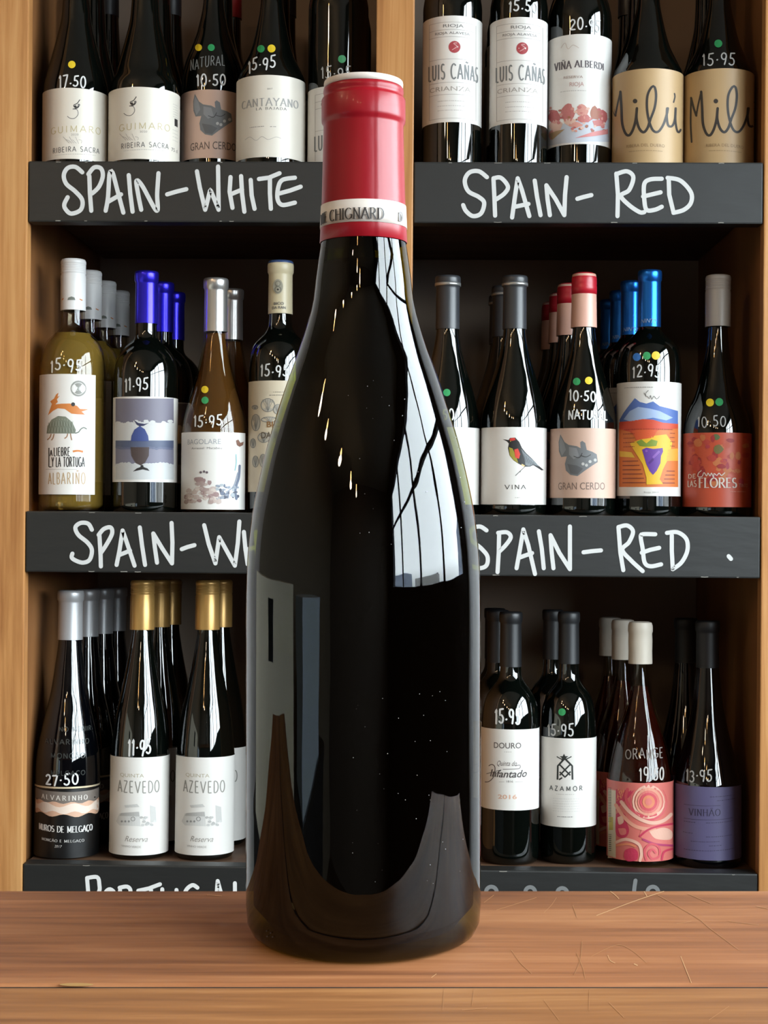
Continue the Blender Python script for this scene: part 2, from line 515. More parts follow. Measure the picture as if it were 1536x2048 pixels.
class Bottle:
    """prof: silhouette measured in photo pixels, [(row, half width)] from the top of the glass down to the body.
    cap: dict(top, bottom, half, mat, style); front one of a column"""
    def __init__(s, name, label, cx, yref, D, row, prof, cap, R, glass=DARKGLASS, wine=None, fill=None, group=None, seg=64, frame=None, cat='bottle'):
        s.row = row; s.cx = cx; s.R_px = R
        if frame is None:
            p = at_y(cx, yref, D)
            bz = BOARD_Z[row] + 0.0004
            M = Matrix.Translation((p.x, D, bz))
            if row == 3:
                bz = BOARD_Z[3] - (D - FRONT) * math.tan(TILT3) + 0.0008
                hgt = p.z - bz
                M = Matrix.Translation((p.x, D - hgt * math.tan(TILT3), bz - 0)) @ Matrix.Rotation(-TILT3, 4, 'X')
                bz2 = BOARD_Z[3] - (D - hgt * math.tan(TILT3) - FRONT) * math.tan(TILT3) + 0.0008
                M.translation.z = bz2
        else:
            M = frame
        s.M = M
        s.Mi = M.inverted()
        base = M.translation
        s.o_l = s.Mi @ CAM
        s.Rl = s.Mi.to_3x3()
        dep = (base - CAM).dot(fw)
        s.scale = dep / F
        s.dep = dep
        # heights along the axis
        def zrow(y):
            d = s.Rl @ ray(cx, y)
            # meet the vertical plane through the axis that faces the camera
            t = -s.o_l.y / d.y if frame is None else -s.o_l.y / d.y
            return s.o_l.z + d.z * t
        s.zrow = zrow
        s.Rr = R * s.scale
        P = [(zrow(y), h * s.scale) for y, h in prof]
        P.sort()
        zs = P[0][0]
        body = [(0.0, s.Rr * 0.90), (0.0015, s.Rr * 0.95), (0.005, s.Rr * 0.99), (0.011, s.Rr)]
        if zs > 0.05: body.append((zs - 0.02, s.Rr))
        P = body + [p for p in P if p[0] > 0.03]
        s.prof = fine_profile(P)
        s.top = P[-1][0]
        s.root = empty(name, label, cat, M, group)
        outer = [(0.0, 0.006), (s.Rr * .45, 0.007), (s.Rr * .78, 0.003), (s.Rr * .86, 0.0)] + [(r, z) for z, r in s.prof]
        bm = bmesh.new()
        if wine is None:
            lathe_bm(bm, outer + [(0.0, s.top)], seg)
        else:
            inn = []
            for z, r in reversed(s.prof):
                if z < 0.0055: continue
                inn.append((max(r - 0.0028, 0.004), z))
            lathe_bm(bm, outer + [(s.prof[-1][1] - 0.0014, s.top + 0.0005)] + inn + [(s.Rr * .8, 0.0045), (s.Rr * .5, 0.0082), (0.0, 0.009)], seg)
            bmesh.ops.recalc_face_normals(bm, faces=bm.faces)
        s.glass = mesh_obj('glass_body', bm, glass, s.root, True)
        s.wine_obj = None
        if wine is not None:
            fz = zrow(fill)
            wp = [(0.0, 0.0092), (s.Rr * .5, 0.0084), (s.Rr * .8, 0.0047)]
            for z, r in s.prof:
                if z < 0.0055 or z > fz: continue
                wp.append((max(r - 0.0028, 0.004) + 0.00015, z))
            wp += [(wp[-1][0], fz), (0.0, fz)]
            bm = bmesh.new(); lathe_bm(bm, wp, seg)
            bmesh.ops.recalc_face_normals(bm, faces=bm.faces)
            s.wine_obj = mesh_obj('wine', bm, wine, s.root, True)
        if cap: s.capsule(cap, seg)
    def r_at(s, z):
        q = s.prof
        if z <= q[0][0]: return q[0][1]
        if z >= q[-1][0]: return q[-1][1]
        lo, hi = 0, len(q) - 1
        while hi - lo > 1:
            mid = (lo + hi) // 2
            if q[mid][0] <= z: lo = mid
            else: hi = mid
        t = (z - q[lo][0]) / (q[hi][0] - q[lo][0] + 1e-12)
        return q[lo][1] + t * (q[hi][1] - q[lo][1])
    def capsule(s, c, seg):
        zt, zb, h = s.zrow(c['top']), s.zrow(c['bottom']), c['half'] * s.scale
        hb = c.get('hbot', c['half']) * s.scale
        st = c.get('style', 'foil')
        s.cap_r = lambda z: hb + (h - hb) * (z - zb) / (zt - zb)
        H = zt - zb
        pr = [(hb - 0.0012, zb - 0.0002), (hb, zb)]
        mats = [c['mat']]
        bm = bmesh.new()
        if st == 'screw':
            z1 = zt - H * 0.30
            pr += [(h, z1 - 0.002), (h - .0006, z1), (h - .0006, z1 + .0012), (h, z1 + 0.002)]
            n = 5
            zz0, zz1 = z1 + 0.003, zt - 0.006
            for i in range(n):
                a = zz0 + (zz1 - zz0) * i / n
                e = (zz1 - zz0) / n
                pr += [(h, a), (h - .0005, a + e * .3), (h - .0005, a + e * .6), (h, a + e * .9)]
            pr += [(h, zt - 0.003), (h - 0.0012, zt - 0.0006), (h - 0.003, zt), (0, zt)]
        elif st == 'foil':
            zl = zt - 0.012
            pr += [(h * 0.97, zl - 0.004), (h * 0.98, zl - 0.002), (h * 1.06, zl), (h * 1.07, zt - 0.004), (h * 1.04, zt - 0.0015), (h * .97, zt - 0.0004), (h * .8, zt), (0, zt - 0.0005)]
        elif st == 'plain':
            pr += [(h, zt - 0.003), (h * 0.97, zt - 0.001), (h * .85, zt), (0, zt)]
        elif st == 'wax':
            pr += [(h * .98, zb + H * .3), (h, zb + H * .55), (h * .97, zb + H * .72), (h * 1.03, zt - 0.012), (h * 1.02, zt - 0.005), (h * .93, zt - 0.0012), (h * .7, zt), (0, zt + .0003)]
        lathe_bm(bm, pr, seg)
        s.cap = mesh_obj('capsule' if st != 'screw' else 'screw_cap', bm, mats, s.root, True)
        for f in s.cap.data.polygons: f.use_smooth = True
        s.cap.data.set_sharp_from_angle(angle=math.radians(50))
        for (y0, y1, m, extra, nm) in c.get('bands', []):
            a, b = s.zrow(y1), s.zrow(y0)
            ra, rb = s.cap_r(a) * extra + .0003, s.cap_r(b) * extra + .0003
            bm = bmesh.new()
            lathe_bm(bm, [(ra - .0006, a - .0002), (ra, a), (rb, b), (rb - .0006, b + .0002)], seg)
            mesh_obj(nm, bm, m, s.cap, True)
    # surface interface -------------------------------------------------
    on_cap = False
    def put(s, x, y, layer):
        d = s.Rl @ ray(x, y)
        o = s.o_l
        eps = 0.00022 + 0.00013 * layer
        z = s.zrow(y)
        p = None
        for _ in range(7):
            r = (s.cap_r(z) if s.on_cap else s.r_at(z)) + eps
            A = d.x * d.x + d.y * d.y
            B = o.x * d.x + o.y * d.y
            Cc = o.x * o.x + o.y * o.y - r * r
            disc = B * B - A * Cc
            if disc < A * r * r * 0.0009: return None
            t = (-B - math.sqrt(disc)) / A
            p = o + d * t
            z = p.z
        return p
    def wrap(s, x, y):
        """arc pixels -> photo pixels on the body"""
        R = s.R_now if hasattr(s, 'R_now') else s.R_px
        th = (x - s.cx) / R
        th = max(-1.5, min(1.5, th))
        k = (s.dep - s.Rr) / (s.dep - s.Rr * math.cos(th))
        yc = HY + (s.cx - 768) * math.sin(ROLL)
        return (s.cx + R * math.sin(th), yc + (y - yc) * k)
    def label(s, x0, x1, y0, y1, m, name='label', thick=0.0004, radial=None):
        """paper label from photo column x0 to x1 (None = wraps right round to the side), rows y0..y1 on the front"""
        def ang(x, sgn):
            if x is None: return sgn * 1.75
            v = (x - s.cx) / s.R_px
            return math.asin(max(-1, min(1, v)))
        a0, a1 = ang(x0, -1), ang(x1, 1)
        def zf(y):
            q = s.put(s.cx, y, 0)
            return q.z
        z1, z0 = zf(y0), zf(y1)
        view = math.atan2(-s.o_l.x, -s.o_l.y)
        n = max(6, int((a1 - a0) / 0.06))
        bm = bmesh.new()
        R = radial or s.Rr
        rows = []
        k = 6
        for rr in (R + 0.00005, R + thick * 0.6):
            for i in range(n + 1):
                th = a0 + (a1 - a0) * i / n
                # th = 0 faces the camera
                ax = s.cam_az + th
                rows.append([bm.verts.new((rr * math.cos(ax), rr * math.sin(ax), z0 + (z1 - z0) * j / k)) for j in range(k + 1)])
        N = n + 1
        def quad(*v):
            f = bm.faces.new(v); f.smooth = True
        for i in range(n):
            for j in range(k):
                quad(rows[N + i][j], rows[N + i + 1][j], rows[N + i + 1][j + 1], rows[N + i][j + 1])
            bm.faces.new((rows[i][0], rows[i + 1][0], rows[N + i + 1][0], rows[N + i][0]))
            bm.faces.new((rows[i][k], rows[N + i][k], rows[N + i + 1][k], rows[i + 1][k]))
        for j in range(k):
            bm.faces.new((rows[0][j], rows[N][j], rows[N][j + 1], rows[0][j + 1]))
            bm.faces.new((rows[n][j], rows[n][j + 1], rows[N + n][j + 1], rows[N + n][j]))
        bmesh.ops.recalc_face_normals(bm, faces=bm.faces)
        o = mesh_obj(name, bm, m, s.root)
        o.data.set_sharp_from_angle(angle=math.radians(40))
        s.paper = o
        return o
    @property
    def cam_az(s):
        return math.atan2(s.o_l.y, s.o_l.x)
    def price(s, t, x0, x1, y0, y1, m=None, wd=3.2, seed=1, tilt=0.0, name='price_writing', jitter=0.10):
        a = Art(s)
        a.strokes(t, x0, x1, y0, y1, wd, m or CHALK, jitter=jitter, seed=seed, tilt=tilt, gap=.22)
        return a.build(name, s.root)
    def sticker(s, x, y, r, m):
        a = Art(s); a.layer = 2
        a.disc(x, y, r, m)
        return a.build('round_sticker', s.root)
    def copy_behind(s, D, n_label, dx=0.0, art=False, group=None):
        """a copy of the bottle further back on the same shelf, in line behind this one"""
        c = s.root.copy(); COL.objects.link(c)
        for ch in s.root.children:
            if ch.name.startswith(('price_writing', 'round_sticker', 'natural_writing')): continue
            k = ch.copy(); COL.objects.link(k); k.parent = c
            for g in ch.children:
                h = g.copy(); COL.objects.link(h); h.parent = k
        M = s.root.matrix_world.copy() if False else s.M.copy()
        dy = D
        M.translation.y += dy
        M.translation.x += dx
        if s.row == 3: M.translation.z -= dy * math.tan(TILT3)
        c.matrix_world = M
        c['label'] = n_label
        if group: c['group'] = group
        return c

PI = math.pi
# ------------------------------------------------------------------ room
RX0, RX1, RY0, RY1, RZ1 = -2.3, WX, -3.4, 2.36, 2.95
plaster = mat((236, 234, 232), 0.85, key='plaster')
beige = mat((140, 128, 110), 0.85, key='beige')
def struct(name, *a, **k):
    o = box(name, *a, **k); o['kind'] = 'structure'; return o
struct('floor', RX0 - .2, RX1 + .2, RY0 - .2, RY1 + .2, -0.1, 0.0, FLOORM)
struct('ceiling', RX0 - .2, RX1 + .2, RY0 - .2, RY1 + .2, RZ1, RZ1 + .1, mat((180, 174, 164), 0.9, key='ceil'))
struct('wall_left', RX0 - .2, RX0, RY0 - .2, RY1 + .2, 0, RZ1, beige)
struct('wall_rear', RX0, RX1, RY0 - .2, RY0, 0, RZ1, mat((112, 102, 92), 0.85, key='rear'))
struct('wall_front', RX0, RX1, RY1, RY1 + .2, 0, RZ1, plaster)
bm = bmesh.new()
box_bm(bm, RX1, RX1 + .2, RY0 - .2, RY1 + .2, 0, WZ0)
box_bm(bm, RX1, RX1 + .2, RY0 - .2, RY1 + .2, WZ1, RZ1)
box_bm(bm, RX1, RX1 + .2, RY0 - .2, WY0, WZ0, WZ1)
box_bm(bm, RX1, RX1 + .2, WY1, RY1 + .2, WZ0, WZ1)
o = mesh_obj('wall_right', bm, mat((58, 60, 62), 0.7, key='shopfront')); o['kind'] = 'structure'
# window frame, mullions, panes
frame_m = mat((46, 50, 54), 0.4)
wroot = bpy.data.objects.new('window_1', None); COL.objects.link(wroot); wroot['kind'] = 'structure'
wroot.location = (WX + .05, 0, WZ0)
def wbox(name, y0, y1, z0, z1, m, x0=-.03, x1=.03):
    return box(name, x0, x1, y0, y1, z0 - WZ0, z1 - WZ0, m, wroot, 0.003)
wbox('window_frame', WY0, WY1, WZ0, WZ0 + .05, frame_m)
wbox('window_frame', WY0, WY1, WZ1 - .05, WZ1, frame_m)
ys = [WY0, -1.7, -0.65, 0.4, WY1]
for i, y in enumerate(ys):
    wbox('mullion', y - .036, y + .036, WZ0, WZ1, frame_m)
wbox('transom', WY0, WY1, 2.02, 2.06, frame_m)
gp = glassm((250, 252, 252), 'window')
for a, b in zip(ys, ys[1:]):
    wbox('pane', a + .02, b - .02, WZ0 + .04, WZ1 - .04, gp, -.003, .003)
# houses over the road
hm = [mat((168, 180, 200), 0.8), mat((190, 188, 184), 0.8), mat((130, 140, 160), 0.8)]
for i, (y0, y1, h) in enumerate([(-11.5, -7.2, 1.7), (-5.0, -1.0, 1.42), (4.0, 9.0, 2.4)]):
    b = box('street_building', 7.5, 9.5, y0, y1, -0.2, h, hm[i])
    tag(b, ['pale blue low building across the road, furthest from the shelves', 'cream low building in the middle across the road', 'tallest building across the road'][i], 'building')

# cartons and low cabinet to the left of the counter (they show in the big bottle)
card = mat((250, 240, 214), 0.8, key='card')
def carton(label, x0, x1, y0, y1, z0, h, m, hole=True):
    r = empty('wine_carton', label, 'box', Matrix.Translation(((x0 + x1) / 2, (y0 + y1) / 2, z0)))
    hx, hy = (x1 - x0) / 2, (y1 - y0) / 2
    box('carton_body', -hx, hx, -hy, hy, 0.0005, h, m, r, 0.003)
    if hole: box('hand_hole', hx - .002, hx + .0012, -.09, .09, h * .6, h * .86, mat((16, 14, 12), 0.9), r)
    return r
cab = empty('low_cabinet', 'low black cabinet left of the counter carrying the cartons', 'cabinet', Matrix.Translation((-1.47, 0.2, 0)))
box('carcass', -.22, .22, -1.35, 1.35, 0.06, .72, mat((26, 24, 22), .6), cab)
box('cabinet_top', -.24, .24, -1.37, 1.37, .72, .74, mat((38, 34, 30), .5), cab)
box('plinth', -.2, .2, -1.3, 1.3, 0, .06, mat((20, 20, 20), .7), cab)
carton('long pale brown carton with a dark hand hole on the low black cabinet', -1.6, -1.24, 0.0, 1.4, .7405, .37, card)
carton('blue-grey wine carton on the near end of the low black cabinet', -1.58, -1.26, -1.0, -.25, .7405, .32, mat((216, 232, 246), .6), False)

# warm spot lamps on the ceiling
lampm = mat((255, 196, 120), 0.5, emit=60.0, key='bulb')
for i, (x, y) in enumerate([(-1.35, .1), (-1.5, -.9), (-.7, -2.2), (-.35, -2.5), (-1.1, -1.6), (-1.7, -.3)]):
    r = empty('ceiling_lamp', 'small warm ceiling lamp number %s of the shop, reflected in the bottles' % ['one', 'two', 'three', 'four', 'five', 'six'][i], 'lamp', Matrix.Translation((x, y, 2.5)))
    r['label'] = 'warm hanging bulb ' + ['nearest the counter', 'over the near end of the low cabinet', 'towards the rear wall', 'nearest the rear wall', 'in the middle of the shop', 'nearest the left wall'][i]
    r['group'] = 'warm hanging bulbs'
    bm = bmesh.new(); lathe_bm(bm, [(0, -.05), (.02, -.042), (.03, -.02), (.028, .0), (.014, .03), (.013, .045), (0, .046)], 20)
    bl = mesh_obj('bulb', bm, lampm, r, True)
    bm = bmesh.new(); lathe_bm(bm, [(0, .04), (.018, .04), (.018, .09), (.003, .1), (.003, RZ1 - 2.5), (0, RZ1 - 2.5)], 16)
    mesh_obj('cord_and_socket', bm, mat((20, 20, 20), .5), r, True)
    ld = bpy.data.lights.new('lamp_light', 'POINT'); ld.energy = LAMP_W; ld.color = (1.0, .80, .58); ld.shadow_soft_size = .05
    lo = link('lamp_light', ld, r); lo.location = (0, 0, -.1)

# ------------------------------------------------------------------ shelving
def PX(px, py=700): return at_y(px, py, FRONT).x
XL = PX(53); XM0 = PX(751, 300); XM1 = PX(827, 300); XR = PX(1525)
BACK = 2.275
unit = empty('shelving_unit', 'tall oak veneer shelving unit with two bays of wine bottles', 'shelving', Matrix.Translation(((XL + XR) / 2, FRONT, 0)))
ux, uy = (XL + XR) / 2, FRONT
def ubox(name, x0, x1, y0, y1, z0, z1, m, bevel=0.0):
    return box(name, x0 - ux, x1 - ux, y0 - uy, y1 - uy, z0, z1, m, unit, bevel)
TOPZ = 2.10
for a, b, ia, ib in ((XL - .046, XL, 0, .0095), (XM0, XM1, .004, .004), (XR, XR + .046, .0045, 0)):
    ubox('upright', a + ia, b - ib, FRONT + .018, BACK, 0, TOPZ, SIDE_SHADED)
    ubox('post_face', a, b, FRONT - .002, FRONT + .018, 0, TOPZ, OAK, 0.0015)
ubox('back_panel', XL - .046, XR + .046, BACK, BACK + .012, 0, TOPZ, BACKM)
for bay, (a, b) in enumerate(((XL, XM0), (XM1, XR))):
    for r_, z in BOARD_Z.items():
        zt = z
        y0 = FRONT + .0255
        if r_ != 3:
            ubox('shelf_board', a - .003, b + .003, y0, BACK - .001, zt - .040, zt, BOARDM)
        else:
            o = ubox('shelf_board', a - .003, b + .003, y0, BACK - .001, zt - .030, zt, BOARDM)
            for v in o.data.vertices:
                v.co.z -= (v.co.y + uy - FRONT) * math.tan(TILT3)
    ubox('shelf_board', a, b, FRONT + .01, BACK, .28, .31, BOARDM)
    ubox('shelf_board', a, b, FRONT, BACK, TOPZ - .03, TOPZ, BOARDM)

# unseen white walls beside the unit, brought forward to brighten the big bottle's rims
unseen_white_wall = mat((252, 252, 255), 0.7, key='unseen white wall')
for nm, a, b in (('reflect_wall_1', XR + .05, RX1), ('reflect_wall_2', RX0, XL - .05)):
    o = struct(nm, a, b, FRONT + .03, RY1, 0, RZ1, unseen_white_wall)

# ------------------------------------------------------------------ chalk signs on the shelf edges
def sgn(label, row, bay, strokes, conv, wd, m=CHALK, y_top=None):
    a, b = ((XL, XM0), (XM1, XR))[bay]
    z1 = BOARD_Z[row] + .0035
    r = empty('shelf_sign', label, 'sign', Matrix.Translation(((a + b) / 2, FRONT, z1)))
    hw = (b - a) / 2 - .0008
    box('sign_board', -hw, hw, 0, .0245, -.0725, 0, SIGNM, r, 0.0018)
    rnd = random.Random(row * 7 + bay)
    letters = []
    for st in strokes:
        q = [conv(*p) for p in st]
        x0, x1 = min(p[0] for p in q), max(p[0] for p in q)
        hit = next((g for g in letters if min(x1, g[1]) - max(x0, g[0]) > .35 * min(x1 - x0 + 4, g[1] - g[0] + 4)), None)
        if hit is None: letters.append([x0, x1, [q]])
        else:
            hit[0] = min(hit[0], x0); hit[1] = max(hit[1], x1); hit[2].append(q)
    org = r.matrix_world.translation.copy()
    for g in letters:
        la = Art(PlaneSurf(FRONT))
        for q in g[2]: la.stroke(q, wd, m, smooth=len(q) > 3)
        la.v = [v - org for v in la.v]
        la.build('chalk_letter', r)
    # chipped paint along the edges
    chip = mat((150, 146, 138), .8)
    xa, xb = (70, 740) if bay == 0 else (835, 1500)
    for k in range(7):
        x = rnd.uniform(xa, xb); L = rnd.uniform(4, 16)
        for zed in ((z1 - .0013), (z1 - .0712)):
            if rnd.random() < .6:
                p = at_y(x, 700, FRONT)
                # find the picture row of this height
                dx = (p - CAM).dot(rt); 
                d = Vector((p.x, FRONT, zed)) - CAM
                yy = HY - d.dot(up) / d.dot(fw) * F
                xx = 768 + d.dot(rt) / d.dot(fw) * F
                art = Art(PlaneSurf(FRONT))
                art.stroke([(xx, yy), (xx + L * .5, yy + rnd.uniform(-.6, .6)), (xx + L, yy)], rnd.uniform(1.0, 1.8), chip, smooth=False, caps=False)
                art.v = [v - org for v in art.v]
                art.build('paint_chip', r)
    return r
def cv(x0, y0, s): return lambda X, Y: (x0 + X / s, y0 + Y / s)
sgn('black chalk sign reading SPAIN-WHITE on the upper left shelf', 1, 0, [
 [(298,90),(262,62),(222,68),(202,105),(215,150),(262,190),(298,235),(290,285),(240,305),(210,280),(205,255),(222,220)],
 [(345,290),(338,200),(335,110)], [(330,100),(360,65),(395,70),(405,110),(385,165),(350,200)],
 [(420,290),(432,220),(440,100),(455,90),(480,180),(512,300)], [(430,245),(500,205)],
 [(540,105),(548,200),(560,295)], [(605,285),(590,210),(580,135),(610,160),(685,290),(688,200),(695,95)], [(740,205),(790,190),(840,178)],
 [(895,85),(910,170),(938,285)], [(938,285),(965,180),(1008,285)], [(1008,285),(1005,60)], [(1070,115),(1065,190),(1080,275)], [(1125,110),(1130,200),(1142,295)], [(1070,205),(1130,180)],
 [(1175,130),(1180,210),(1195,280)], [(1218,125),(1270,118),(1325,95)], [(1275,120),(1275,200),(1280,280)],
 [(1405,118),(1340,130),(1318,170),(1315,230),(1340,260),(1405,248)], [(1325,200),(1380,185),(1435,165)]], cv(50, 310, 2.603), 8.6)
sgn('black chalk sign reading SPAIN-RED on the upper right shelf', 1, 1, [
 [(330,95),(295,70),(255,75),(235,110),(250,155),(295,180),(318,205),(305,250),(270,262),(240,240),(228,215)],
 [(365,260),(362,180),(358,105)], [(358,100),(390,98),(420,135),(405,165),(370,190)],
 [(438,268),(450,180),(462,100)], [(462,100),(480,150),(512,262)], [(450,222),(508,210)], [(535,110),(545,180),(560,258)],
 [(600,258),(590,190),(585,130)], [(585,130),(625,190),(662,258)], [(662,258),(665,170),(672,95)], [(718,188),(745,180),(778,172)],
 [(890,262),(892,170),(885,80)], [(885,82),(930,70),(958,95),(940,150),(905,175),(940,215),(985,245),(1005,245)],
 [(1080,102),(1030,105),(1005,125),(1005,190),(1015,235),(1050,235),(1080,222)], [(1000,178),(1075,160)],
 [(1110,105),(1112,170),(1130,245)], [(1105,98),(1160,110),(1205,160),(1205,205),(1175,235),(1130,248)]], cv(820, 310, 2.145), 8.6)
sgn('black chalk sign reading SPAIN-WHITE on the middle left shelf', 2, 0, [
 [(480,165),(455,125),(405,120),(370,150),(390,200),(450,250),(480,300),(465,365),(420,385),(370,370),(345,350),(350,325)],
 [(540,410),(538,330),(530,200)], [(525,200),(560,160),(605,150),(615,190),(580,260),(540,320)],
 [(645,400),(665,300),(685,170)], [(685,170),(710,240),(765,405)], [(660,335),(735,305)], [(800,150),(815,270),(835,400)],
 [(915,385),(900,280),(890,190)], [(890,190),(950,290),(1015,390)], [(1015,390),(1018,250),(1012,120)], [(1080,295),(1120,280),(1165,268)],
 [(1230,135),(1260,260),(1305,390)], [(1305,390),(1330,215)], [(1330,215),(1435,405)], [(1435,405),(1455,250),(1465,110)], [(1495,180),(1505,290),(1520,395)], [(1575,180),(1580,290),(1590,400)], [(1505,300),(1580,280)],
 [(1650,180),(1655,290),(1665,400)], [(1710,190),(1790,180),(1860,165)], [(1785,190),(1790,290),(1795,400)], [(1990,185),(1900,195),(1895,290),(1905,390),(1990,375)], [(1900,285),(1970,270)]], cv(40, 1010, 3.339), 8.4)
sgn('black chalk sign reading SPAIN-RED on the middle right shelf', 2, 1, [
 [(85,105),(50,85),(10,100),(5,150),(60,200),(90,240),(85,285),(50,300),(10,290)],
 [(142,320),(148,220),(150,120)], [(145,118),(190,115),(210,140),(185,180),(150,215)],
 [(240,300),(258,200),(275,100)], [(275,100),(300,180),(335,330)], [(255,245),(320,222)], [(355,110),(370,200),(380,300)],
 [(430,300),(420,210),(415,130)], [(415,130),(460,220),(515,305)], [(515,305),(515,190),(515,85)], [(585,218),(630,212),(675,208)],
 [(790,310),(775,220),(765,90)], [(765,88),(810,80),(840,110),(820,165),(785,205),(830,260),(890,315)],
 [(955,125),(890,125),(880,140),(890,200),(900,270),(930,290),(985,280)], [(885,220),(930,205),(975,195)],
 [(1040,130),(1040,210),(1045,300)], [(1015,118),(1070,115),(1115,150),(1120,210),(1090,270),(1045,305)],
 [(1333,238),(1345,252)]], cv(940, 1020, 2.577), 8.4)
sgn('black chalk sign reading PORTUGAL, lowest on the left', 3, 0, [
 [(458,420),(455,210),(448,122)], [(448,120),(515,115),(530,165),(525,215),(462,262)], arc(600, 290, 45, 95, -60, 300, 14),
 [(670,400),(668,200)], [(665,185),(715,178),(738,205),(720,260),(680,290),(745,400)], [(790,205),(860,190),(935,162)], [(875,200),(870,300),(872,400)],
 [(950,195),(955,330),(1000,390),(1045,330),(1045,200)], [(1185,185),(1150,168),(1105,210),(1095,310),(1140,390),(1195,350),(1195,300),(1150,300)],
 [(1300,400),(1320,140)], [(1320,140),(1350,250),(1370,400)], [(1305,300),(1360,290)], [(1435,155),(1437,390)], [(1437,390),(1530,380)]], cv(40, 1720, 3.339), 8.0, mat((244, 244, 242), .7))
sgn('black chalk sign with faint grey lettering, lowest on the right', 3, 1, [
 arc(110, 140, 28, 28, -180, 180, 12), arc(310, 142, 26, 28, -180, 180, 12), arc(475, 145, 26, 26, -180, 180, 12), [(853,80),(848,110),(843,160)], arc(942, 140, 28, 28, -180, 180, 12)],
 cv(940, 1730, 2.577), 8.0, mat((128, 130, 130), .8))

# ------------------------------------------------------------------ counter with the big bottle
M_T = TF.copy()
zt = -.149
counter = empty('wooden_counter', 'scratched brown wooden counter of wide planks in front of the shelves', 'counter', M_T @ Matrix.Translation((0, .42, zt)))
def cbox(name, x0, x1, y0, y1, z0, z1, m, bev=0):
    return box(name, x0, x1, y0 - .42, y1 - .42, z0, z1, m, counter, bev)
yb = .5945; yj = .4768
planks = [(yj + .0014, yb), (.402, yj - .0014)]
PLM = [TABLE, wood('counter_wood_gold', (112, 68, 38), (160, 106, 62), (202, 146, 92), (2.6, 26, 26), .55, .0), TABLE]
for i, (a, b) in enumerate(planks):
    p = cbox('plank', -.62, .30, a, b, -.028, 0, PLM[i], .0012)
    planks[i] = p
cbox('joint_filler', -.619, .299, yj - .00138, yj + .00138, -.006, -.0009, mat((34, 22, 14), .8))
cbox('counter_front', -.6, .28, .415, .43, -.86, -.0285, mat((70, 46, 30), .5))
cbox('counter_back', -.6, .28, .555, .575, -.86, -.0285, mat((70, 46, 30), .5))
for sx_ in (-1, 1):
    cbox('counter_side', -.16 + sx_ * .43 - .01, -.16 + sx_ * .43 + .01, .43, .555, -.86, -.0285, mat((70, 46, 30), .5))
# scratches and a knot
ts = TableSurf(zt)
scm = mat((226, 176, 124), .5)
scm2 = mat((196, 138, 88), .5)
c0 = counter.matrix_world.inverted() @ TF
def scratch(pts, wd, m_):
    art = Art(ts)
    art.stroke(h2(pts), wd, m_, caps=False)
    art.v = [c0 @ v for v in art.v]
    art.build('scratch', counter)
h2 = lambda pts: [(768 + x / 2, 1740 + y / 2) for x, y in pts]
for st, wd, m_ in [([(850,182),(1000,125),(1120,85)], 1.3, scm), ([(1095,100),(1250,190),(1300,230),(1420,320)], .9, scm2), ([(755,140),(772,190)], 1.1, scm2), ([(1187,345),(1205,390),(1230,452)], 1.3, scm),
                  ([(450,160),(530,135),(610,110)], 1.0, scm2), ([(895,340),(905,362),(925,372)], 1.2, scm), ([(760,420),(785,360),(792,285)], 1.0, scm2), ([(805,435),(795,390),(770,330)], 1.0, scm2),
                  ([(510,320),(545,370),(592,415)], 1.0, scm2), ([(905,85),(925,100),(940,115)], 1.3, scm), ([(1040,85),(1052,105)], 1.3, scm), ([(1215,95),(1310,135)], .9, scm2), ([(640,170),(670,140),(690,110)], .9, scm2),
                  ([(830,345),(930,300),(990,320),(1050,370)], .8, scm2), ([(1170,215),(1230,205)], 1.0, scm2), ([(1000,375),(1015,382)], 2.0, scm), ([(190,430),(210,415)], 1.4, scm), ([(1380,205),(1500,220)], .8, scm2), ([(1490,145),(1536,155)], 1.2, scm2),
                  ([(-768+480,200),(-768+545,140)], 1.1, scm2), ([(-768+60,100),(-768+120,104)], 1.1, scm2), ([(-768+410,370),(-768+740,330)], .8, scm2), ([(400,130),(440,100)], 1.0, scm2)]:
    scratch(st, wd, m_)
for st, wd, m_ in [([(260,560),(400,562)], 4.0, mat((206, 158, 104), .5)), ([(1040,330 + 180),(1240,514)], 5.0, mat((120, 76, 42), .5)),
                   ([(-768+1080,560),(-768+1180,552)], 1.2, scm2), ([(820,560),(822,480)], .8, scm2), ([(235,560),(240,480)], .8, scm2), ([(352,540),(360,480)], .8, scm2), ([(700,600),(640,520)], .8, scm2), ([(900,530),(960,590)], .9, scm2), ([(1300,600),(1380,545)], .9, scm2)]:
    if wd < 3: scratch(st, wd, m_)
art = Art(ts)
art.disc(153, 1969, 34, mat((206, 158, 92), .45), ry=3.2)
art.v = [c0 @ v for v in art.v]
tag(art.build('worn_patch', counter), 'worn golden patch at the joint')

# the big bottle
hero_base = Vector(((727 - 768) / F * .5355, .5355, zt + .0003))
HM = TF @ Matrix.Translation(hero_base)
HG = glassm((168, 172, 92), 'dark olive', 1.5)
HPROF = [(168, 76), (205, 77), (212, 79), (240, 79), (250, 74), (300, 76), (420, 80), (487, 85), (520, 90), (560, 95.5), (600, 100), (650, 112.5), (700, 128.5), (750, 147), (800, 164), (850, 180), (900, 194.5), (950, 206.5), (1000, 217), (1050, 225), (1100, 230.3), (1160, 233.5), (1220, 234.3)]
REDCAP = mat((156, 14, 30), .36, spec=.3, coat=.06, key='hero foil', bump=(140, 140, 60, .00012))
b = Bottle('wine_bottle', 'large dark red wine bottle with red foil capsule standing alone on the counter', 727, 1860, .5355, 0, HPROF, None, 234.3, glass=HG, wine=W_RED, fill=527, seg=128, frame=HM)
S = b.scale
def hz(y): return b.zrow(y)
white = mat((238, 226, 216), .5)
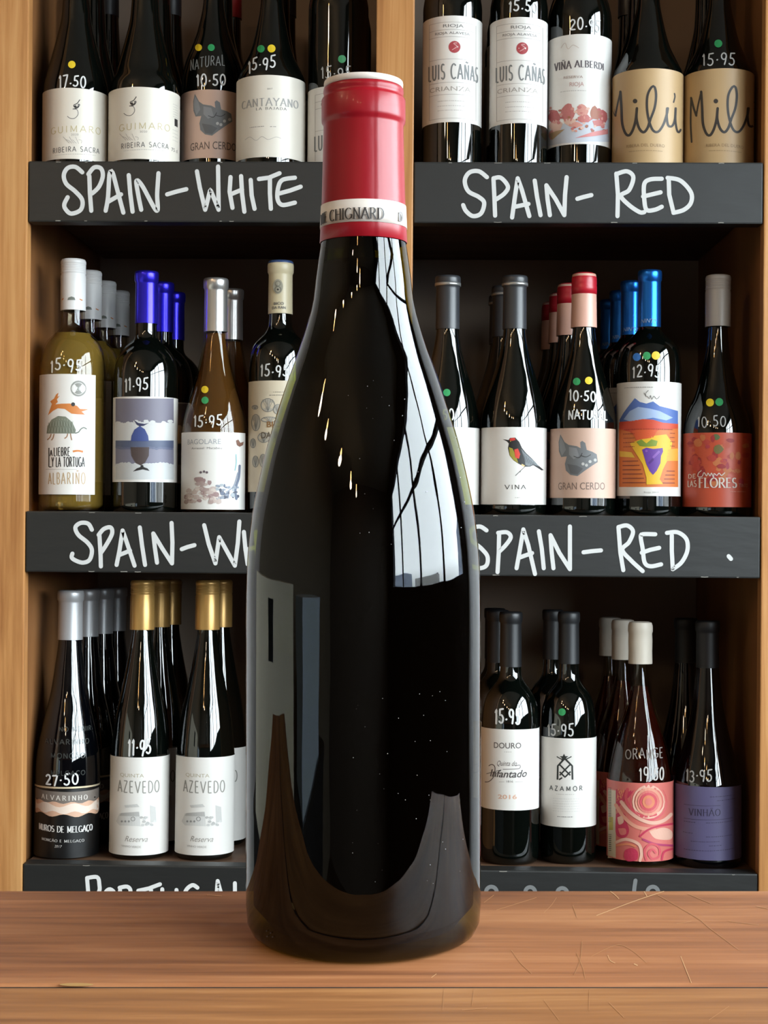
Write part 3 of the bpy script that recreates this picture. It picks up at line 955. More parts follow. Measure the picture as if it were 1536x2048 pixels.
pr = [(77.2 * S, hz(178)), (80, 181), (80.6, 187), (79.6, 191), (79.2, 196), (82, 199), (84, 203), (84.2, 240), (83.6, 247), (80.5, 251), (80, 256), (81.5, 320), (83.5, 400), (86, 455), (87.6, 486), (86.6, 487)]
pr = [pr[0]] + [(r * S, hz(y)) for r, y in pr[1:]]
pr = [(75 * S, hz(177.5))] + pr
bm = bmesh.new(); lathe_bm(bm, list(reversed(pr)), 128)
# a soft crease where the foil overlaps
for v in bm.verts:
    a = math.atan2(v.co.y, v.co.x) - (-PI / 2 + .33)
    if abs(a) < .22:
        rr = math.hypot(v.co.x, v.co.y)
        k = 1 + (.012 * (1 - a / .22) if a > 0 else 0.0)
        v.co.x *= k; v.co.y *= k
cap = mesh_obj('capsule', bm, REDCAP, b.root, True)
bm = bmesh.new(); lathe_bm(bm, [(77 * S, hz(178.4)), (79 * S, hz(178)), (79.3 * S, hz(170)), (78.5 * S, hz(166)), (75 * S, hz(164.6)), (0, hz(164.6))], 96)
tag(mesh_obj('capsule_top', bm, white, cap, True), 'off-white rim on top of the red capsule')
yb0, yb1 = 414, 458.5
bm = bmesh.new()
def cr(y):
    for (ra, ya), (rb, yb_) in zip([(80, 256), (81.5, 320), (83.5, 400), (86, 455)], [(81.5, 320), (83.5, 400), (86, 455), (87.6, 487)]):
        if ya <= y <= yb_: return ra + (rb - ra) * (y - ya) / (yb_ - ya)
bc = Bottle.__new__(Bottle)
bc.__dict__.update(b.__dict__)
bc.on_cap = True
bc.cap_r = lambda z: cr(min(486.9, max(256.1, HY - (HY - 0) + (b_y(z))))) * S
def b_y(z):
    # picture row of a height on the axis
    return HY - (z + hero_base.z) / .5355 * F
lathe_bm(bm, [(cr(yb1) * S, hz(yb1)), ((cr(yb1) + 1.1) * S, hz(yb1)), ((cr(yb0) + 1.1) * S, hz(yb0)), (cr(yb0) * S, hz(yb0))], 128)
for v in bm.verts:
    a = math.atan2(v.co.y, v.co.x) - (-PI / 2 + .33)
    if 0 < a < .22:
        k = 1 + .012 * (1 - a / .22); v.co.x *= k; v.co.y *= k
bd = mesh_obj('capsule_band', bm, mat((236, 226, 216), .45), cap, True); tag(bd, 'white band round the red capsule')
art = Art(bc); art.layer = 2
bc.R_now = 84.0
bc.Rr = 84 * S
art.strokes('NE', 600, 640, 415, 436, 2.8, mat((40, 34, 34), .5), serif=True, gap=.14)
art.strokes('CHIGNARD', 650, 769, 415, 437, 2.9, mat((40, 34, 34), .5), serif=True, gap=.14)
art.strokes('D', 812, 826, 416, 434, 2.6, mat((110, 104, 104), .5), serif=True)
# strip rests proud of the crease
for v in art.v:
    a = math.atan2(v.y, v.x) - (-PI / 2 + .33)
    k = 1 + (.012 * (1 - a / .22) if 0 < a < .22 else 0) + .0102
    v.x *= k; v.y *= k
art.build('band_lettering', cap)
# mould mark low on the glass and the punt line
a = Art(b); gm = mat((60, 60, 52), .4)
for x, y in ((533, 1862), (541, 1866), (534, 1873), (545, 1874)): a.disc(x, y, 1.6, gm, n=6)
a.build('mould_mark', b.root)
a = Art(b); rnd = random.Random(21); sp = mat((190, 186, 180), .8)
for i in range(70):
    a.disc(rnd.uniform(690, 930), rnd.uniform(760, 1090) if i < 34 else rnd.uniform(1380, 1780), rnd.uniform(.45, .95), sp, n=5)
o = a.build('dust_specks', b.root); o['kind'] = 'stuff'
# ------------------------------------------------------------------ label inks and papers
def ink(r, g, b_, rough=.55): return mat((r, g, b_), rough)
PAPER = mat((236, 228, 214), .42, key='paper')
PAPERW = mat((240, 236, 230), .42, key='paperw')
KRAFT = mat((206, 172, 124), .5, key='kraft')
PINKP = mat((214, 178, 158), .45, key='pinkpaper')
CREAM = mat((226, 212, 186), .45, key='cream')
GREY = ink(112, 110, 108); DK = ink(44, 42, 42); LG = ink(178, 174, 168); BLK = ink(22, 20, 20)
YEL = mat((240, 206, 40), .5); GRN = mat((46, 158, 92), .5); BLU = mat((42, 120, 200), .5)
def foil(r, g, b_, rough=.28, metal=.85): return mat((r, g, b_), rough, metal=metal, key='foil')

def burg(cx, y0, half0, half_n, yb, R, pts):  # neck start, list of extra points, body start
    return [(y0, half0)] + pts + [(yb, R)]

# ================================================================== upper left shelf
Y1 = 1.89
def guimaro(cx, R, dx, dy, label, extra=False, top=172):
    prof = [(-150, 22.5), (-60, 23.5), (0, 26.5), (39, 29.5), (78, 38), (117, 48), (150, 57), (178, R - 1.5), (200, R)]
    b = Bottle('wine_bottle', label, cx, 250, Y1, 1, prof, dict(top=-152, bottom=-62, half=24, mat=mat((40, 40, 42), .4)), R)
    p = b.label(None, None, top + 4, 318, PAPER)
    a = Art(b)
    z = lambda pts: [(40 + X / 3.84 + dx, Y / 3.84 + dy) for X, Y in pts]
    a.stroke(z([(460,765),(438,795),(412,808),(425,828),(455,812),(440,830),(405,838)]), 1.7, DK, caps=False)
    a.stroke(z([(405,838),(438,842),(446,878),(420,908),(385,908),(363,892)]), 1.3, GREY, caps=False)
    a.disc(*z([(425,818)])[0], 2.6, DK, n=8); a.disc(*z([(452,806)])[0], 2.6, GREY, n=8)
    a.strokes('GUIMARO', cx - 55 , cx + 57, 251 + dy, 264 + dy, 1.5, ink(206, 192, 150), gap=.3)
    a.text('2020', cx - 9, cx + 6, 267 + dy, 271 + dy, LG)
    for k in range(6):
        a.stroke(z([(330 + k * 24, 1050 + (k % 2) * 22), (355 + k * 24, 1075 + (k * 37 % 30)), (380 + k * 18, 1100)]), .8, LG, caps=False)
    a.strokes('RIBEIRA SACRA', cx - 50, cx + 53, 293 + dy * 1.5, 303 + dy * 1.5, 1.3, GREY, gap=.25)
    a.fuzz(cx - 44, cx + 44, 308 + dy * 1.5, 1, LG, .8, 3)
    if extra:
        a.text('75 cl', cx + 62, cx + 86, 289, 296, DK)
        for k in range(8): a.stroke([b.wrap(cx + 74 + k * 1.8, 228), b.wrap(cx + 74 + k * 1.8, 243)], .9, DK, caps=False, smooth=False)
        for k in range(6): a.fuzz(cx + 68, cx + 88, 200 + k * 5, 1, LG, .7, k)
        for k in range(4): a.fuzz(cx + 66, cx + 88, 252 + k * 7, 1, LG, .7, k)
    a.build('label_print', p)
    return b
bG1 = guimaro(151, 64.5, 0, 0, 'dark bottle priced 17.50 with cream label, far left of the upper left shelf')
bG1.price('17.50', 117, 172, 151, 174, wd=3.0, seed=3)
bG1.sticker(143.6, 129, 7.5, YEL)
bG2 = guimaro(288.5, 70.5, 113, -6, 'dark bottle with cream label turned to show its barcode edge, upper left shelf', True, 170)

def pig(a, ox, oy, m1, m2):
    z = lambda pts: [(ox + X / 3.2, oy + Y / 3.2) for X, Y in pts]
    a.poly(z([(95,600),(122,650),(148,668),(200,676),(226,690),(222,652),(235,642),(255,656),(264,700),(300,712),(328,728),(335,778),(300,800),(245,838),(205,868),(160,860),(130,832),(124,790),(136,742),(100,746),(86,710),(84,650)]), m1, maxe=5)
    a.layer += 1
    a.poly(z([(95,615),(118,652),(130,700),(105,738),(92,700),(88,655)]), m2, maxe=6)
    a.poly(z([(150,680),(200,690),(215,740),(180,760),(150,730)]), m2, maxe=6)
    a.poly(z([(140,790),(200,800),(240,820),(205,858),(160,850)]), mat((96, 98, 100), .5), maxe=6)
    a.stroke(z([(180,740),(215,750),(235,720)]), 1.2, DK, caps=False)
    a.stroke(z([(225,735),(260,745),(290,730)]), 1.2, DK, caps=False)
    for X, Y in ((240,790),(262,798),(285,775),(318,765)): a.disc(*z([(X, Y)])[0], 3.2, ink(196, 194, 190), n=9)
    a.layer -= 1
PG1 = ink(118, 120, 122); PG2 = ink(142, 144, 146)
b = Bottle('wine_bottle', 'dark bottle priced 10.50 with pink pig label on the upper left shelf', 425, 240, 1.937, 1,
           [(-140, 18.5), (-50, 19), (0, 20), (62, 31), (94, 42), (130, 55), (160, 61), (178, 62)], dict(top=-142, bottom=-55, half=21, mat=mat((190, 40, 50), .4)), 62)
p = b.label(None, None, 179, 316, PINKP)
a = Art(b); pig(a, 360, 0, PG1, PG2)
a.text('GRAN CERDO', 376, 478, 283, 298, ink(92, 74, 66))
a.build('label_print', p)
b.price('10.50', 392, 452, 148, 171, wd=3.0, seed=5)
b.price('NATURAL', 376, 450, 116, 136, mat((120, 122, 120), .8), wd=1.8, seed=6, name='natural_writing', tilt=-.08)
b.sticker(397, 95, 7, YEL); b.sticker(422.5, 95, 7, GRN)
bP1 = b
b = Bottle('wine_bottle', 'dark bottle priced 15.95 with tall cream label right of the pink pig label', 542, 240, Y1, 1,
           [(-150, 20), (-60, 21), (0, 22), (62, 31), (109, 43), (140, 58), (165, 68), (178, 69)], dict(top=-152, bottom=-62, half=23, mat=mat((40, 40, 42), .4)), 69)
p = b.label(None, None, 150, 314, PAPER)
a = Art(b)
a.text('2017', 534, 545, 176, 179, GREY)
a.strokes('CANTAYANO', 474, 604, 196, 211, 2.6, ink(168, 166, 162), serif=True, gap=.2)
a.strokes('LA BAJADA', 511, 574, 214, 219, 1.1, GREY, serif=True, gap=.3)
a.fuzz(496, 528, 252, 1, GREY, 1.0, 1); a.fuzz(540, 552, 253, 1, GREY, 1.0, 2)
a.stroke([(490, 280), (500, 274), (512, 281), (524, 273), (536, 279), (552, 274), (562, 277)], .9, LG, caps=False)
a.build('label_print', p)
b.price('15.95', 493, 551, 116, 141, wd=3.0, seed=7, tilt=-.12)
b.sticker(522, 97.5, 7.5, GRN); b.sticker(543, 97, 8, YEL)
bC1 = b
def canas(cx, R, D, top, bot, label, shift=0):
    b = Bottle('wine_bottle', label, cx, 200, D, 1, [(-155, 21), (-85, 21), (-72, 24), (-55, 36), (-30, 50), (0, R - 3), (22, R)],
               dict(top=-157, bottom=-88, half=23, mat=mat((96, 20, 26), .4)), R)
    p = b.label(None, None, top, bot, PAPERW)
    a = Art(b)
    k = max((bot - top) / 214.0, .99 if bot > 300 else 0)
    Y = lambda y: top + (y - 29) * k
    low = bot > 300
    aa = shift
    for y in ((42, 57, 71, 116) if low else (42, 57, 71, 116, 163, 187)):
        a.stroke([b.wrap(cx - 52 + aa + i * 10, Y(y)) for i in range(11)], .8, LG, smooth=False, caps=False)
    for sx_ in (-52, 56):
        a.stroke([b.wrap(cx + sx_ + aa, Y(42)), b.wrap(cx + sx_ + aa, Y(176 if low else 235))], .8, LG, smooth=False, caps=False)
    if not low: a.stroke([b.wrap(cx - 52 + aa + i * 10, Y(235)) for i in range(11)], .8, LG, smooth=False, caps=False)
    a.text('RIOJA', cx - 18 + aa, cx + 24 + aa, Y(46), Y(52), GREY)
    a.text('RIOJA ALAVESA', cx - 36 + aa, cx + 38 + aa, Y(61), Y(66), GREY)
    ww = b.wrap(cx + 5 + aa, Y(92))
    a.disc(ww[0], ww[1], 12, ink(176, 60, 66))
    a.layer = 2
    a.stroke([(ww[0] - 5, ww[1] + 6), (ww[0] + 5, ww[1] - 1), (ww[0] - 2, ww[1] - 7), (ww[0] + 5, ww[1] - 8)], 1.4, ink(226, 170, 166), caps=False)
    a.layer = 1
    a.strokes('LUIS CAÑAS', cx - 54 + aa, cx + 62 + aa, Y(126), Y(156), 3.0, ink(126, 128, 128), gap=.25)
    if not low: a.text('CRIANZA', cx - 50 + aa, cx + 40 + aa, Y(171), Y(180), ink(170, 164, 156))
    for y in ((200, 210, 219) if bot < 300 else ()): a.fuzz(cx - 30 + aa, cx + 30 + aa, Y(y), 1, LG, 1.0, y)
    a.build('label_print', p)
    return b
bL0 = canas(676, 60, Y1, 172, 327, 'dark bottle with green dot and white label, half hidden behind the red capsule')
bL0.price('15.95', 641, 702, 133, 156, wd=2.6, seed=9, m=mat((190, 190, 188), .8)); bL0.sticker(684, 118, 8, GRN)

# ================================================================== upper right shelf
bL1 = canas(904, 59, Y1, 31, 244, 'unpriced white label with red seal on dark bottle beside the oak centre post')
bL2 = canas(1036.6, 57.5, Y1, 34, 246, 'white label with red seal on dark bottle priced 15.50, upper right shelf', 3)
bL2.price('15.50', 1018, 1078, 3, 23, wd=3.2, seed=11)
b = Bottle('wine_bottle', 'dark bottle priced 20.95 with painted autumn river on its white label', 1158, 200, 1.906, 1,
           [(-155, 21), (-80, 21), (-68, 24), (-40, 36), (-10, 50), (20, 60), (45, 64)], dict(top=-157, bottom=-88, half=23, mat=mat((60, 20, 26), .4)), 64)
p = b.label(None, None, 68, 288, PAPERW)
a = Art(b)
a.stroke([(1122, 96), (1130, 86), (1136, 98), (1146, 90), (1158, 96)], 1.0, ink(206, 190, 176), caps=False)
a.strokes('VIÑA', 1103, 1142, 121, 136, 2.8, ink(96, 88, 92), serif=True, gap=.2)
a.strokes('ALBERDI', 1150, 1214, 121, 134, 2.8, ink(96, 88, 92), serif=True, gap=.2)
a.text('RESERVA', 1126, 1166, 151, 156, ink(176, 150, 140)); a.text('RIOJA', 1139, 1168, 164, 172, ink(200, 156, 150)); a.fuzz(1118, 1172, 181, 1, LG, 1.0, 2)
rnd = random.Random(4)
pinks = [ink(206, 122, 118), ink(190, 98, 96), ink(222, 156, 142), ink(232, 190, 172), ink(176, 110, 86)]
def blob(a, x, y, rx, ry, m, seed, n=12, mx=8):
    r = random.Random(seed)
    pts = [(x + rx * r.uniform(.7, 1.12) * math.cos(2 * PI * i / n), y + ry * r.uniform(.7, 1.12) * math.sin(2 * PI * i / n)) for i in range(n)]
    a.poly(pts, m, maxe=mx)
a.poly([(1096.5, 292), (1096.5, 262), (1130, 246), (1160, 240), (1219, 236), (1219, 284), (1180, 283), (1130, 286)], ink(204, 208, 218), maxe=7)
a.layer = 2
for x, y, rx, ry in [(1108, 232, 12, 16), (1112, 252, 14, 14), (1136, 226, 13, 19), (1140, 244, 14, 10), (1164, 222, 12, 13), (1170, 238, 15, 9), (1190, 226, 12, 14), (1206, 232, 10, 14), (1104, 270, 8, 10), (1196, 246, 12, 8), (1152, 250, 14, 6)]:
    blob(a, x, y, rx, ry, pinks[rnd.randrange(5)], rnd.random())
a.layer = 3
for i in range(46):
    blob(a, rnd.uniform(1100, 1212), rnd.uniform(214, 262), rnd.uniform(2, 5), rnd.uniform(2, 4), pinks[rnd.randrange(5)], rnd.random(), 7)
a.poly([(1150, 276), (1185, 264), (1216, 258), (1216, 268), (1190, 272)], ink(220, 140, 138), maxe=7)
a.poly([(1098, 268), (1112, 262), (1130, 258), (1118, 268), (1104, 280)], ink(180, 150, 110), maxe=7)
a.build('label_print', p)
b.price('20.95', 1140, 1204, 38, 60, wd=3.0, seed=12, tilt=.02)
bA1 = b
def milu(cx, R, D, label, turn=0.0):
    b = Bottle('wine_bottle', label, cx, 250, D, 1, [(-150, 19.5), (-60, 20), (0, 22), (56, 32), (93, 42), (128, 58), (152, R - 1.5), (172, R)],
               dict(top=-152, bottom=-62, half=23, mat=mat((40, 40, 42), .4)), R)
    p = b.label(None, None, 137, 327, KRAFT)
    a = Art(b)
    dx = cx - 1295
    z = lambda pts: [(1160 + X / 4.085 + dx + turn, Y / 4.085) for X, Y in pts]
    kk = ink(52, 48, 46)
    s_ = lambda pts, w_: a.stroke(z(pts), w_, kk)
    s_([(252,1160),(244,1000),(248,800)], 3.6); s_([(248,800),(268,880),(290,945)], 4.4); s_([(290,945),(305,860),(330,750)], 3.4)
    s_([(330,750),(338,880),(345,1010),(372,1090),(402,1105),(432,1060),(455,980),(465,885)], 5.2)
    s_([(465,885),(462,970),(485,1050),(520,1080),(552,1045),(575,975)], 5.2)
    a.disc(*z([(450, 826)])[0], 4.6, kk)
    s_([(575,975),(610,880),(622,780),(610,712),(585,712),(552,780),(548,890),(568,1000),(600,1068),(640,1075),(680,1020),(708,940),(718,885)], 4.8)
    s_([(712,885),(710,960),(722,1025),(752,1030),(775,980),(782,885)], 4.6)
    s_([(782,885),(780,980),(792,1060),(808,1082),(822,1060)], 4.2)
    s_([(772,765),(776,790),(765,835)], 3.0)
    dx += turn
    a.text('RIBERA DEL DUERO', 1250 + dx, 1331 + dx, 287, 293, ink(150, 120, 84)); a.fuzz(1256 + dx, 1326 + dx, 301, 1, ink(166, 138, 100), 1.2, 4)
    a.build('label_print', p)
    return b
bM1 = milu(1295, 70, Y1, 'dark unpriced bottle with brown kraft label in black script, upper right shelf')
bM2 = milu(1436.5, 69.5, Y1, 'dark bottle priced 15.95 with kraft script label beside the right post', 20)
bM2.price('15.95', 1404, 1471, 106, 129, wd=2.6, seed=14, m=mat((196, 196, 194), .8)); bM2.sticker(1436.6, 87, 8, GRN)

# ================================================================== middle left shelf
b = Bottle('wine_bottle', 'clear bottle of pale wine with white screw cap and a hare and tortoise label', 144.5, 850, 1.89, 2,
           [(545, 22), (621, 23), (655, 24.5), (666, 33), (686, 53), (712, 62.5), (746, 66)], dict(top=519, bottom=622, half=25, mat=mat((232, 230, 228), .4, key='white cap'), style='screw'), 66,
           glass=CLEAR, wine=W_PALE, fill=668)
p = b.label(80.5, 189, 748, 989, PAPERW)
z = cv(40, 480, 3.0125)
Z = lambda pts: [z(*q) for q in pts]
a = Art(b)
ORG = ink(218, 132, 62); TG = ink(128, 134, 118)
c_ = z(352, 895); a.disc(c_[0], c_[1], 16, ink(150, 150, 142)); a.layer = 2; a.ring(c_[0], c_[1], 12, 1, PAPERW); a.text('20', c_[0] - 6, c_[0] + 6, c_[1] - 4, c_[1] + 4, ink(210, 210, 204)); a.layer = 1
a.poly(Z([(205,955),(218,930),(232,920),(226,945),(240,938),(222,960),(228,975),(214,990),(250,986),(300,985),(345,1000),(362,1018),(415,1020),(372,1034),(392,1052),(345,1050),(310,1046),(270,1018),(228,1014),(198,1030),(168,1056),(180,1022),(192,988),(182,972)]), ORG, maxe=5)
a.layer = 2; c_ = z(320, 990); a.disc(c_[0], c_[1], 4, DK); a.layer = 1
a.poly(Z([(160,1166),(165,1122),(190,1082),(230,1060),(275,1064),(315,1098),(337,1145),(332,1166)]), TG, maxe=5)
a.layer = 2
for i in range(9):
    a.stroke(Z([(172 + i * 18, 1160), (190 + i * 16, 1090 - 14 * math.sin(i / 8 * PI))]), .7, ink(178, 184, 168), caps=False, smooth=False)
    a.stroke(Z([(188 + i * 18, 1160), (172 + i * 16, 1100 - 16 * math.sin(i / 8 * PI))]), .7, ink(98, 106, 92), caps=False, smooth=False)
a.layer = 1
a.stroke(Z([(332,1164),(352,1158),(366,1140),(385,1130),(402,1140)]), 2.4, ink(110, 116, 104))
for q in ([(188,1168),(180,1190),(164,1204)], [(205,1168),(198,1195),(188,1206)], [(288,1166),(282,1185),(268,1196)], [(304,1166),(308,1190),(312,1206)]): a.stroke(Z(q), 2.2, ink(166, 124, 92))
def zt_(s, X0, X1, Y0, Y1, w_, m_, **k):
    (x0, y0), (x1, y1) = z(X0, Y0), z(X1, Y1); a.strokes(s, x0, x1, y0, y1, w_, m_, **k)
zt_('L', 155, 180, 1250, 1366, 2.0, DK); zt_('A', 168, 186, 1264, 1300, 1.8, DK); zt_('LIEBRE', 198, 300, 1250, 1300, 1.8, DK, gap=.25); zt_('Y LA TORTUGA', 182, 390, 1308, 1366, 1.8, DK, gap=.2)
a.stroke(Z([(318,1274),(350,1270),(380,1276)]), 4.0, ORG, caps=False); a.stroke(Z([(155,1382),(345,1382)]), .7, LG, caps=False)
zt_('ALBARIÑO', 155, 395, 1402, 1470, 1.9, ink(196, 168, 130), gap=.35)
a.build('label_print', p)
a = Art(b); a.on = 1
b.on_cap = True
c_ = z(310, 352); a.poly([(c_[0] - 8, c_[1] + 3), (c_[0] - 6, c_[1] - 2), (c_[0], c_[1] - 4), (c_[0] + 6, c_[1] - 2), (c_[0] + 8, c_[1] + 3)], ink(120, 124, 116), maxe=4)
a.stroke([(c_[0] + 16, c_[1] + 1), (c_[0] + 22, c_[1] + 4)], 2, ORG); a.stroke([(c_[0] - 16, c_[1]), (c_[0] - 19, c_[1] + 3)], 2, ORG)
a.build('cap_print', b.cap); b.on_cap = False
b.price('15.95', 98, 164, 717, 741, wd=3.0, seed=20)
bAL = b

b = Bottle('wine_bottle', 'dark bottle priced 11.95 with shiny blue capsule and blue egg painting label', 291, 850, 1.89, 2,
           [(570, 19.5), (648, 20.5), (668, 21), (680, 25), (693, 40), (712, 54), (732, 61), (756, 64)], dict(top=543, bottom=648, half=22.5, mat=foil(52, 44, 214)), 64)
p = b.label(None, None, 793, 964, PAPERW)
Q = Art(b); Q.rect(231, 347.5, 797, 846, ink(124, 120, 136), 7)
Q.rect(231, 347.5, 846, 882, ink(214, 214, 212), 7); Q.rect(231, 347.5, 881, 897, ink(84, 94, 122), 7)
Q.rect(231, 347.5, 896, 930, ink(130, 128, 146), 7); Q.rect(231, 347.5, 929, 959, ink(208, 210, 210), 7)
Q.layer = 2
rnd = random.Random(9)
for x in range(236, 346, 7):
    blob(Q, x, 846 + rnd.uniform(-4, 4), 6, 4, ink(214, 214, 212), x); blob(Q, x, 930 + rnd.uniform(-2, 4), 6, 4, ink(208, 210, 210), x + 1)
    blob(Q, x, 896 + rnd.uniform(-1, 2), 6, 2.5, ink(100, 106, 134), x + 2)
Q.layer = 3
e = [(X / 3.0125 + 40, Y / 3.0125 + 480) for X, Y in [(668,1212),(672,1180),(690,1142),(722,1120),(752,1140),(772,1180),(776,1212)]]
Q.poly(e, ink(60, 78, 140), maxe=5)
Q.poly([(X / 3.0125 + 40, Y / 3.0125 + 480) for X, Y in [(666,1248),(778,1248),(776,1300),(755,1340),(728,1358),(698,1345),(672,1300)]], ink(76, 62, 60), maxe=5)
Q.poly([(X / 3.0125 + 40, Y / 3.0125 + 480) for X, Y in [(683,1082),(712,1102),(750,1108),(778,1102),(745,1120),(722,1122),(704,1112)]], ink(44, 48, 84), maxe=6)
Q.poly([(X / 3.0125 + 40, Y / 3.0125 + 480) for X, Y in [(680,1395),(705,1375),(725,1368),(728,1356),(742,1356),(745,1368),(768,1376),(782,1392),(740,1382)]], ink(30, 28, 30), maxe=6)
Q.build('label_print', p)
b.price('11.95', 247, 296, 757, 782, wd=3.0, seed=21, tilt=-.03)
bBL = b

b = Bottle('wine_bottle', 'clear bottle of amber wine priced 15.95 with silver capsule and feathered rock label', 429.5, 900, 1.89, 2,
           [(585, 20), (664, 22), (700, 27), (746, 37), (779, 46), (812, 56), (850, 64.5), (872, 66)], dict(top=557, bottom=664, half=23.5, mat=foil(190, 188, 186)), 66,
           glass=ROSEG, wine=W_AMBER, fill=668)
p = b.label(None, 489.5, 864, 1019, PAPERW)
z = cv(340, 480, 3.0125); Z = lambda pts: [z(*q) for q in pts]
a = Art(b)
a.text('BAGOLARE', 366, 442, 878, 888, ink(168, 172, 176)); a.text('Arrassel  Macabeu', 378, 444, 894, 898, GREY)
rnd = random.Random(2)
rk = [ink(206, 188, 180), ink(182, 160, 154), ink(222, 208, 198), ink(168, 140, 138)]
for i in range(60):
    t = rnd.random(); x = 372 + 68 * t; y = 1004 - rnd.random() * (44 * math.sin(PI * min(1, t * 1.1)) ** .7 + 8) 
    a.layer = 1 + i % 3; blob(a, x, y, rnd.uniform(4, 9), rnd.uniform(3, 6), rk[rnd.randrange(4)], i, 8)
fe = [ink(110, 120, 142), ink(150, 158, 172), ink(176, 184, 190), ink(84, 90, 108)]
for i in range(42):
    x = rnd.uniform(434, 476); y = 975 + rnd.uniform(-6, 22) * (1 if x < 462 else 1.0)
    a.layer = 1 + i % 3; blob(a, x, y, rnd.uniform(2, 5), rnd.uniform(2, 5), fe[rnd.randrange(4)], i + 80, 7)
a.stroke(Z([(420,1360),(415,1430),(395,1500),(400,1560)]), 4.5, fe[0]); a.stroke(Z([(410,1400),(385,1480),(340,1520)]), 2.5, fe[1])
a.stroke(Z([(398,1290),(400,1340),(392,1390)]), 2.0, ink(150, 196, 200))
a.poly(Z([(398,1208),(412,1202),(424,1222),(444,1215),(440,1236),(420,1246),(404,1236)]), ink(132, 92, 76), maxe=6)
for X, Y in ((185,1400),(205,1395),(222,1400)): a.disc(*z(X, Y), 2.6, ink(110, 96, 104), n=8)
a.build('label_print', p)
b.price('15.95', 385, 444, 829, 852, wd=2.8, seed=22)
b.sticker(409.7, 779, 7.2, YEL); b.sticker(410, 800.5, 7.2, GRN)
bRO = b

b = Bottle('wine_bottle', 'dark bottle with cream capsule and seashell label, partly hidden by the large bottle', 559, 850, 1.89, 2,
           [(545, 20), (629, 22), (655, 24), (668, 32), (679, 43), (696, 55), (719, 60), (755, 62)], dict(top=526, bottom=629, half=24.5, mat=mat((222, 208, 172), .4, key='cream cap')), 62)
bm = bmesh.new(); zt2 = b.zrow(526); rr = 24.5 * b.scale
lathe_bm(bm, [(rr * 1.03, zt2 - .0016), (rr * 1.03, zt2 + .0006), (rr * .95, zt2 + .002), (0, zt2 + .002)], 40)
tag(mesh_obj('capsule_top', bm, mat((58, 82, 128), .4), b.cap, True), 'dark blue top of the capsule')
p = b.label(None, None, 761, 984, CREAM)
a = Art(b)
for X, Y, rx, ry in [(590,995,42,40),(512,1008,18,12),(517,1100,26,50),(600,1082,50,16),(500,1225,16,28),(565,1190,36,30),(515,1335,18,34),(560,1330,20,40),(640,1180,30,40),(650,1020,26,30)]:
    x, y = z(X, Y); a.layer = 1
    a.disc(x, y, rx / 3.01, ink(196, 190, 176), ry=ry / 3.01); a.layer = 2; a.ring(x, y, rx / 3.01, 1.0, ink(122, 126, 126), ry=ry / 3.01)
    for k in range(-2, 3): a.stroke([(x, y + ry / 3.2), (x + k * rx / 8, y - ry / 3.6)], .7, ink(140, 142, 140), caps=False)
a.layer = 3
a.text('BICO', 533, 575, 843, 854, ink(150, 106, 60), bold=.02); a.text('DA RAN', 520, 580, 864, 876, ink(104, 92, 76), bold=.02); a.fuzz(546, 572, 784, 1, GREY, .9, 1); a.fuzz(538, 568, 790, 1, GREY, .9, 2)
a.build('label_print', p)
b.on_cap = True; b.R_now = 24; a = Art(b); a.layer = 2
x, y = z(650, 280); a.disc(x, y, 10, ink(170, 166, 148), ry=15); a.layer = 3; a.ring(x, y + 6, 6, 1.4, ink(122, 120, 108)); a.disc(x, y + 6, 2, DK, n=8); a.ring(x, y - 6, 5, 1.2, ink(122, 120, 108))
a.layer = 2; a.text('BICO', 547, 568, 604, 609, GREY, bold=.02); a.text('DA RAN', 543, 572, 612, 617, GREY, bold=.02)
a.build('cap_print', b.cap); b.on_cap = False; b.R_now = 62
b.price('15.95', 519, 577, 730, 752, wd=3.0, seed=23)
bBI = b

